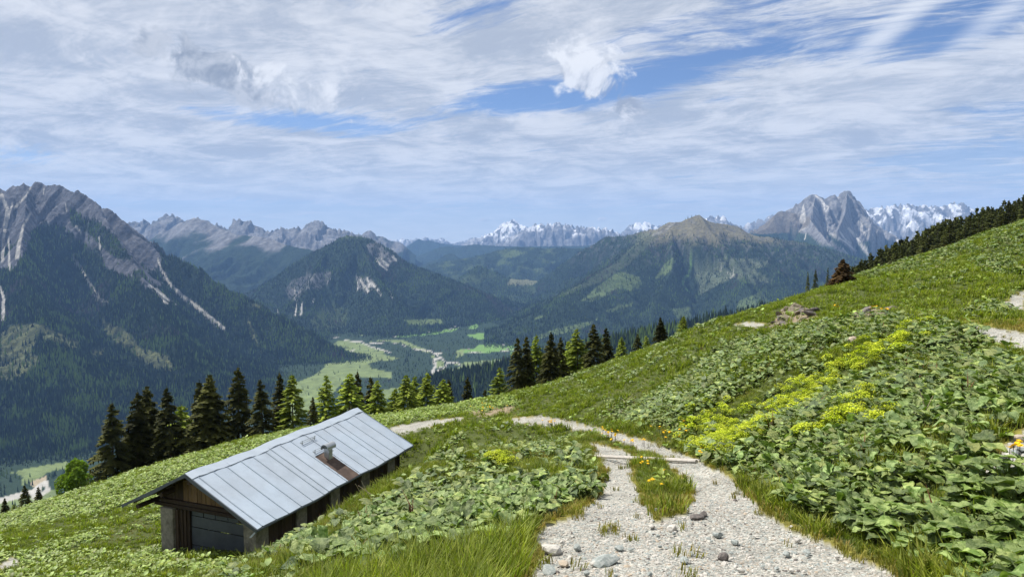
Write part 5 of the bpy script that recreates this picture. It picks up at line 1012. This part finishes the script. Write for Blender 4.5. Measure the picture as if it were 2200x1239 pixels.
put('meadow_leaves', 'bright small leaves carpeting the meadow around and behind the hut', 'plants', mead, x[ism], y[ism], z[ism], .7, 1.5, sfun=0.6 + 0.4 * sstep(14, 30, np.hypot(x[ism], y[ism])))
M_rusty = m_simple('rusty_stalk', (0.12, 0.05, 0.025), 0.8, 0.2, 8, .3, .001)
m = (rng.random(len(x)) < .035) & ok & (np.maximum(dk, up) > .5)
put('dead_dock_stalks', 'rusty brown dead stalks standing among the broad leaves', 'stalks', [tuft_mesh('stalk', 5, .38, .05, M_rusty, 580 + i, .010) for i in range(3)], x[m], y[m], z[m], .7, 1.3)
# yellow-green flowering patches
x, y, z, px, py, gr, fr = polar([(8, 32, 26)]); dk, ml, up, mt, sp_ = leafdens(px, py, x, y); m1_ = np.zeros(len(x))
for h in L_mantle: c_ = np.mean(h, 0); m1_ = np.maximum(m1_, inpoly((px - c_[0]) / 1.35 + c_[0], (py - c_[1]) / 1.5 + c_[1], h))
m = ~gr & (rng.random(len(x)) < np.maximum(.85 * (mt > 0) * sstep(-.5, .05, fbm(x / .8, y / .8, 3, 207)), .22 * m1_ * sstep(-.1, .3, fbm(x / .5, y / .5, 2, 209))))
mant = [mantle_mesh('mantle', 400 + i) for i in range(3)]
put('yellow_green_flower_patch', 'bright yellow-green flowering patch among the leaves on the right bank', 'flowers', mant, x[m], y[m], z[m], .55, 1.35, sink=-.06, tilt=.35)
hc = hit(1080, 1000)
if hc:
    t = empty('flowering_clump', hc)
    for i in range(16): a = rnd.random() * 6.28; d = rnd.random() * .42; link(mant[i % 3], 'flower_head', t, (math.cos(a) * d * 1.3, math.sin(a) * d, 0.12 * (1 - d / .5)), (0, 0, rnd.random() * 6), (rnd.uniform(.9, 1.2),) * 3)
    tag(t, 'small lone yellow-green flowering clump on the grassy hump left of the track', 'flowers')
# grass
x, y, z, px, py, gr, fr = polar([(3, 8, 190), (8, 14, 130), (14, 30, 62), (30, 82, 19)]); dk, ml, up, mt, sp_ = leafdens(px, py, x, y); r_ = np.hypot(x, y)
lv = np.maximum.reduce([dk, ml, up, mt]); bare = np.zeros(len(x), bool); nz = fbm(x / .6, y / .6, 2, 211) * 8
for p in BARE: bare |= inpoly(px + nz, py + nz * .6, p)
weed = gr & (py < 1235) & (rng.random(len(x)) < .13 * sstep(.12, .4, fbm(x / .45, y / .45, 3, 221)))
ok = (~gr | weed) & ~(bare & (rng.random(len(x)) < .85)) & (rng.random(len(x)) < 1 - .72 * lv) & ~(fr & (rng.random(len(x)) < .35))
dry_noise = fbm(x / 3, y / 3, 3, 213); dz_ = np.zeros(len(x))  # patchy noise that decides where dry tufts replace green ones
for p in DRYP: dz_ = np.maximum(dz_, inpoly(px + nz, py + nz * .6, p) * .75)
dryp = np.clip(np.maximum(0.05 + .8 * fr + .45 * sstep(.15, .4, dry_noise), dz_), 0, 1); dryp = np.where(weed, 1.1, dryp); isdry = ok & (rng.random(len(x)) < dryp); isg = ok & ~isdry
longg = inpoly(px, py, [(680, 1260), (850, 1195), (1020, 1180), (1150, 1130), (1180, 1239), (1100, 1500), (500, 1500)])
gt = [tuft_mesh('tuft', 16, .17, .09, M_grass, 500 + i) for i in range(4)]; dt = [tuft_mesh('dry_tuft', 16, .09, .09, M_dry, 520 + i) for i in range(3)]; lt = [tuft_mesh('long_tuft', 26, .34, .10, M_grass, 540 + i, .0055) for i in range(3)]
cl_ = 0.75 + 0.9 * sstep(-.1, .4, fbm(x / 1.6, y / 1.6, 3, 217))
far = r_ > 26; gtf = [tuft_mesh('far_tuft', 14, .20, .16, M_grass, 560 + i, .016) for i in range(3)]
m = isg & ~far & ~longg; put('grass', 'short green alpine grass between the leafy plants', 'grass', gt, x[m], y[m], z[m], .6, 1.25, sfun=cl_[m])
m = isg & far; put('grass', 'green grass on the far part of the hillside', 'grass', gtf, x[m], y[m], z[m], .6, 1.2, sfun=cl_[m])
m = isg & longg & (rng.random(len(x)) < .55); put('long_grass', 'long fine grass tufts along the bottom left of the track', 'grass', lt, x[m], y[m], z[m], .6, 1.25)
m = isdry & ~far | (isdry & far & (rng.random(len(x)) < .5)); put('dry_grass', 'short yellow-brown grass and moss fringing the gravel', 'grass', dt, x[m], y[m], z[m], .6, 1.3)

# ------------------------------------------------------------------ stones and gravel
def m_stone(name, c, c2): return m_simple(name, c, 0.85, 0.2, 14, 0.25, 0.006, col2=c2)
MS = [m_stone('pale_stone', (0.46, 0.44, 0.40), (0.34, 0.325, 0.30)), m_stone('grey_green_stone', (0.22, 0.245, 0.235), (0.30, 0.315, 0.30)), m_stone('dark_stone', (0.10, 0.09, 0.085), (0.15, 0.13, 0.12)), m_stone('tan_stone', (0.36, 0.30, 0.23), (0.30, 0.265, 0.22)), m_stone('brown_rock', (0.14, 0.118, 0.085), (0.235, 0.205, 0.155))]
def stone_mesh(name, seed, mat, flat=0.6, sub=2):
    import bmesh
    bm = bmesh.new(); bmesh.ops.create_icosphere(bm, subdivisions=sub, radius=1.0); r = np.random.default_rng(seed); pl = r.normal(size=(9, 3)); pl /= np.linalg.norm(pl, axis=1)[:, None]; dd = r.uniform(.55, .9, 9)
    for v in bm.verts:
        p = np.array(v.co)
        for q, d in zip(pl, dd):
            s = p @ q
            if s > d: p = p - q * (s - d)
        v.co = Vector(p * [1.15, .85, flat]) + Vector(r.normal(size=3) * .015)
    me = bpy.data.meshes.new(name); bm.to_mesh(me); bm.free(); me.materials.append(mat); return me
x, y, z, px, py, gr, fr = polar([(3, 7, 1500), (7, 12, 800), (12, 24, 200), (24, 55, 20)], 33); m = gr | (fr & (rng.random(len(x)) < .10))
peb = [stone_mesh('pebble', 600 + i, MS[(0, 0, 1, 0, 3, 0, 2, 1)[i]], (.5, .7, .45, .6)[i % 4], 1) for i in range(8)]
sz = np.clip(rng.lognormal(-4.65, .55, m.sum()), .005, .06)
put('gravel', 'loose pale grey gravel covering the wheel tracks', 'gravel', peb, x[m], y[m], z[m] - .03, 1, 1, tilt=.5, sfun=sz)
def stone(px, py, sz, mat, label, flat=.55, group=None, name='stone', asp=1.0):
    h = hit(px, py)
    if h is None: return
    me = stone_mesh(name, int(px * 7 + py), MS[mat], flat); o = link(me, name, None, (h[0], h[1], h[2] + sz * flat * .25), (rnd.uniform(-.15, .15), rnd.uniform(-.15, .15), rnd.uniform(0, 6.28)), (sz * asp, sz, sz)); tag(o, label, 'stone', group)
stone(1183, 1183, .15, 0, 'white boulder at the left edge of the track with a grass tuft before it', .6)
stone(1298, 1207, .13, 1, 'large flat grey-green slab sunk in the gravel, front centre', .35, asp=1.3)
stone(1553, 1198, .075, 2, 'dark brown angular stone in the right part of the gravel', .7)
stone(1445, 1137, .085, 0, 'bright white stone near the foot of the grassy median', .5)
stone(1413, 1098, .07, 1, 'grey-green stone right at the tip of the grassy median', .6)
stone(1498, 1112, .09, 2, 'dark flat slab below the right wheel rut', .35, asp=1.3)
stone(1510, 1105, .08, 2, 'dark slab lying against the flat one below the right rut', .4)
stone(1542, 1150, .07, 1, 'grey rounded stone right of the bright white one', .6)
stone(1578, 1165, .065, 1, 'slate grey stone near the right-hand verge', .5)
stone(1240, 1180, .055, 1, 'dark grey rounded pebble right of the white boulder', .8)
stone(1212, 1213, .08, 3, 'tan flat stone in the gravel below the white boulder', .4)
stone(1178, 1226, .09, 1, 'pale green-grey slab at the lower left of the gravel', .35)
stone(1400, 1132, .055, 0, 'white stone left of the bright white one in mid-gravel', .5)
stone(1690, 1193, .06, 1, 'grey-green stone at the right gravel edge near the bottom', .5)
stone(2060, 1030, .11, 3, 'orange-tan stone in the rocky gully on the right bank', .5)
stone(2160, 1010, .08, 1, 'grey stone in the rocky gully on the right bank', .6); stone(2195, 945, .08, 3, 'pinkish tan stone at the right frame edge in the gully', .6)
stone(1834, 735, .28, 3, 'pale tan boulder among the leaves of the right-hand slope', .6)
stone(1330, 1178, .07, 1, 'flat blue-grey stone above the large slab in the gravel', .4); stone(1470, 1205, .07, 1, 'greenish stone low in the gravel left of the dark brown one', .45)
for i in range(34):
    a, b = rnd.uniform(1180, 1800), rnd.uniform(1100, 1238)
    if inpoly(np.array([a]), np.array([b]), g_out)[0] and not inpoly(np.array([a]), np.array([b]), g_med)[0]:
        stone(a, b, rnd.uniform(.022, .045), rnd.choice((0, 0, 1, 1, 0)), 'fist-sized pale or grey stone lying loose in the gravel track', rnd.uniform(.35, .7), 'fist-sized stones in the gravel')
for i in range(26):
    a, b = rnd.uniform(2060, 2200), rnd.uniform(920, 1060)
    if inpoly(np.array([a]), np.array([b]), g_polys[4])[0]: stone(a, b, rnd.uniform(.03, .07), rnd.choice((0, 1, 3)), 'small rounded stone in the rocky gully of the right bank', .6, 'small stones in the gully')
# drainage log across the track
a = hit(1268, 980); b = hit(1502, 991)
if a and b:
    mb = MB(); pa, pb = Vector(a) + Vector((0, 0, .03)), Vector(b) + Vector((0, 0, .03)); d = (pb - pa).normalized(); s = d.cross(Vector((0, 0, 1))).normalized(); up_ = Vector((0, 0, 1))
    M_log = m_simple('bleached_wood', (0.36, 0.335, 0.30), 0.85, 0.2, 6, 0.35, .006)
    for off in (-.07, .07): mb.tube(pa + s * off - up_ * .03, pb + s * off - up_ * .03, .035, .04, 8)
    o = mb.build('drainage_log', M_log); tag(o, 'pale bleached log laid across the gravel track as a drain', 'log')
# rock outcrop beside the upper road
def outcrop(pxs, label, w, h, seed):
    hh = hit(*pxs)
    if hh is None: return
    t = empty('rock_outcrop', hh); r = random.Random(seed); tag(t, label, 'rock')
    for i in range(16): s = r.uniform(.22, .55) * h; link(stone_mesh('rock', seed + i, MS[(4, 4, 2, 4, 3)[i % 5]], .5), 'rock', t, (r.uniform(-w, w), r.uniform(-.2, 1.2), r.uniform(-.4, .25) * h - .12), (r.uniform(-.5, .2), r.uniform(-.7, -.1), r.uniform(-.6, .6)), (s * r.uniform(1.2, 2.0), s * r.uniform(.7, 1.1), s * r.uniform(.5, .9)))
for poly_, lab, n in ((BARE[0], 'brown slabby rock outcrop beside the far bend of the upper road', 46), (BARE[1], 'low brown rock patch under the grassy lip right of the outcrop', 16)):
    P_ = np.array(poly_); t = None; r = random.Random(n)
    rk = [stone_mesh('rock', 50 + i, MS[(4, 4, 4, 4, 2, 4)[i]], .55) for i in range(6)]
    for i in range(n * 4):
        a, b = r.uniform(*P_[:, 0][[P_[:, 0].argmin(), P_[:, 0].argmax()]]), r.uniform(*P_[:, 1][[P_[:, 1].argmin(), P_[:, 1].argmax()]])
        if not inpoly(np.array([a]), np.array([b]), poly_)[0]: continue
        h = hit(a, b)
        if h is None: continue
        if t is None: t = empty('rock_outcrop', h); o0 = Vector(h); tag(t, lab, 'rock')
        if n <= 0: break
        n -= 1; q = r.uniform(.16, .42); link(r.choice(rk), 'rock', t, Vector(h) - o0 - Vector((0, 0, .06)), (r.uniform(-.6, .6), r.uniform(-.9, .3), r.uniform(0, 6.28)), (q * r.uniform(1.0, 1.7), q, q * r.uniform(.8, 1.6)))
# dandelions
fl = MB(); r = random.Random(5)
for k in range(22):
    a = 6.283 * k / 22; fl.poly([(0, 0, .0), (math.cos(a - .16) * .022, math.sin(a - .16) * .022, .006), (math.cos(a) * .026, math.sin(a) * .026, .004), (math.cos(a + .16) * .022, math.sin(a + .16) * .022, .006)])
    fl.poly([(0, 0, .008), (math.cos(a - .2) * .012, math.sin(a - .2) * .012, .013), (math.cos(a + .2) * .012, math.sin(a + .2) * .012, .013)])
FH = bpy.data.meshes.new('flower_head'); FH.from_pydata(fl.V, [], fl.F); FH.materials.append(M_yel)
st = MB(); st.tube((0, 0, -.02), (0, 0, .14), .0035, .0025, 5); ST = bpy.data.meshes.new('stem'); ST.from_pydata(st.V, [], st.F); ST.materials.append(M_grass)
def dandelion(px, py, label, group, s=1.0):
    h = hit(px, py)
    if h is None: return
    t = empty('dandelion', (h[0], h[1], h[2]), (0, 0, rnd.random() * 6), (s, s, s)); link(FH, 'flower_head', t, (0, 0, .14), (rnd.uniform(-.7, .1), rnd.uniform(-.3, .3), 0)); link(ST, 'stem', t); tag(t, label, 'flower', group)
grp = [([(1376, 1011), (1380, 1009), (1391, 1007), (1392, 1012), (1396, 1001), (1378, 998)], 'yellow dandelion in the small cluster on the upper part of the grassy median', 'dandelions on the upper median', 1.3),
       ([(1394, 1052), (1399, 1050), (1401, 1047), (1404, 1050)], 'yellow dandelion in the tight cluster low on the grassy median', 'dandelions low on the median', 1.3),
       ([(1240, 1048), (1248, 1050), (1257, 1052), (1252, 1046)], 'yellow dandelion at the right edge of the hump beside the left rut', 'dandelions beside the left rut', 1.2),
       ([(1505, 984), (1503, 990), (1510, 983), (1515, 982), (1507, 978), (1538, 989), (1508, 995)], 'yellow dandelion at the right verge near the end of the log', 'dandelions near the log end', 1.6),
       ([(2176, 992), (2184, 990), (2188, 984), (2168, 998), (2190, 995)], 'yellow dandelion beside the gully at the right frame edge', 'dandelions beside the gully', 1.3),
       ([(rnd.gauss(1185, 16), rnd.gauss(918, 2)) for i in range(12)], 'yellow dandelion on the strip between the ruts at the far bend', 'dandelions at the far bend', 2.2),
       ([(rnd.gauss(1310, 18), rnd.gauss(946, 6)) for i in range(18)], 'yellow dandelion on the grass between the ruts before the log', 'dandelions before the log', 1.8),
       ([(rnd.gauss(1355, 14), rnd.gauss(963, 3)) for i in range(9)], 'yellow dandelion on the median just above the log', 'dandelions just above the log', 1.7),
       ([(rnd.gauss(1445, 20), rnd.gauss(942, 7)) for i in range(16)], 'yellow dandelion at the right verge above the log', 'dandelions on the right verge', 1.8),
       ([(rnd.gauss(930, 4), rnd.gauss(1074, 2)) for i in range(4)], 'yellow dandelion among the leaves of the left hump', 'dandelions among the hump leaves', 1.2),
       ([(rnd.gauss(1055, 22), rnd.gauss(882, 4)) for i in range(14)], 'orange-yellow flower on the low meadow edge beside the left path', 'yellow flowers on the meadow edge', 2.6),
       ([(rnd.gauss(1795, 4), rnd.gauss(670, 2)) for i in range(5)] + [(rnd.gauss(1875, 5), rnd.gauss(673, 2)) for i in range(5)] + [(rnd.gauss(1900, 8), rnd.gauss(680, 1.5)) for i in range(7)], 'yellow flower along the lip above the right leafy bank', 'yellow flowers along the lip', 2.2)]
for pts_, lab, gr_, s in grp:
    for a, b in pts_: dandelion(a, b, lab, gr_, s)
dandelion(1427, 1030, 'single yellow dandelion high on the right half of the median', None, 1.4); dandelion(1421, 1063, 'largest yellow dandelion at the bottom of the median', None, 1.5); dandelion(1023, 1058, 'single dandelion among leaves left of the hump crest', None, 1.3)
# dead straw stalks near the hut
M_straw = m_simple('straw', (0.45, 0.38, 0.26), 0.8, 0.2, 8, .2, .001)
for (px, py, n, lab) in ((600, 1150, 8, 'pale dry stalks beside the front corner of the hut'), (800, 1075, 7, 'pale dead branches beside the long dark wall of the hut'), (345, 1165, 5, 'dry stalks at the foot of the left concrete pillar'), (1355, 868, 7, 'pale bent stalks in the leaf patch on the right-hand slope'), (2000, 905, 4, 'dry upright stalks among the docks at right')):
    h = hit(px, py)
    if h is None: continue
    mb = MB()
    for i in range(n):
        a = rnd.random() * 6.28; l = rnd.uniform(.3, .8); e = (math.cos(a) * l * .7, math.sin(a) * l * .7, rnd.uniform(.15, .6)); mb.tube((rnd.uniform(-.3, .3), rnd.uniform(-.3, .3), -.02), e, .010, .005, 4)
    o = mb.build('dry_stalks', M_straw); o.location = h; tag(o, lab, 'stalks')
# farmhouses far below on the valley floor
M_hw = m_simple('hut_wall_far', (0.30, 0.24, 0.18), .9, .1, .1, .1, .01); M_hr = m_simple('hut_roof_far', (0.32, 0.30, 0.30), .8, .2, .1, .1, .01)
k = 0
for (a, b, w, lab) in ((1046, 728, 14, 'tiny farm barn alone on the bright field near the top of the valley'), (1082, 743, 16, 'tiny farmhouse at the right end of the lower bright field'), (1091, 739, 12, 'tiny barn beside the road above the lower bright field'), (1007, 752, 13, 'tiny barn at the left end of the lower bright field'), (978, 703, 14, 'tiny house among the pale yards of the upper long field'), (968, 708, 12, 'tiny hut just left of the pale yards on the upper long field'), (921, 715, 12, 'tiny hut at the middle of the upper long field'), (1090, 752, 12, 'tiny farm by the pale road at the lower field'), (824, 735, 12, 'tiny shed by the gravel branch of the river')):
    D = 700 / ((b - HY) / F); X, Y, _ = unp(a, b, D); zb = -700 + float(fbm(np.array([X / 600]), np.array([Y / 600]), 3, 5)[0]) * 9 + max(Y - 5200, 0) * .03
    D = -zb / ((b - HY) / F); X, Y, _ = unp(a, b, D)
    t = empty('farmhouse', (X, Y, zb - 1), (0, 0, rnd.uniform(-.6, .6))); tag(t, lab, 'house'); MB().box(-w / 2, w / 2, -w * .35, w * .35, 0, 6).build('wall', M_hw, t)
    mb = MB(); e = w / 2 + .8; q = w * .35 + .8; mb.poly([(-e, -q, 5.8), (e, -q, 5.8), (e, 0, 9.5), (-e, 0, 9.5)]); mb.poly([(e, q, 5.8), (-e, q, 5.8), (-e, 0, 9.5), (e, 0, 9.5)]); mb.poly([(-e, -q, 5.8), (-e, 0, 9.5), (-e, q, 5.8)]); mb.poly([(e, -q, 5.8), (e, q, 5.8), (e, 0, 9.5)]); mb.build('roof', M_hr, t)
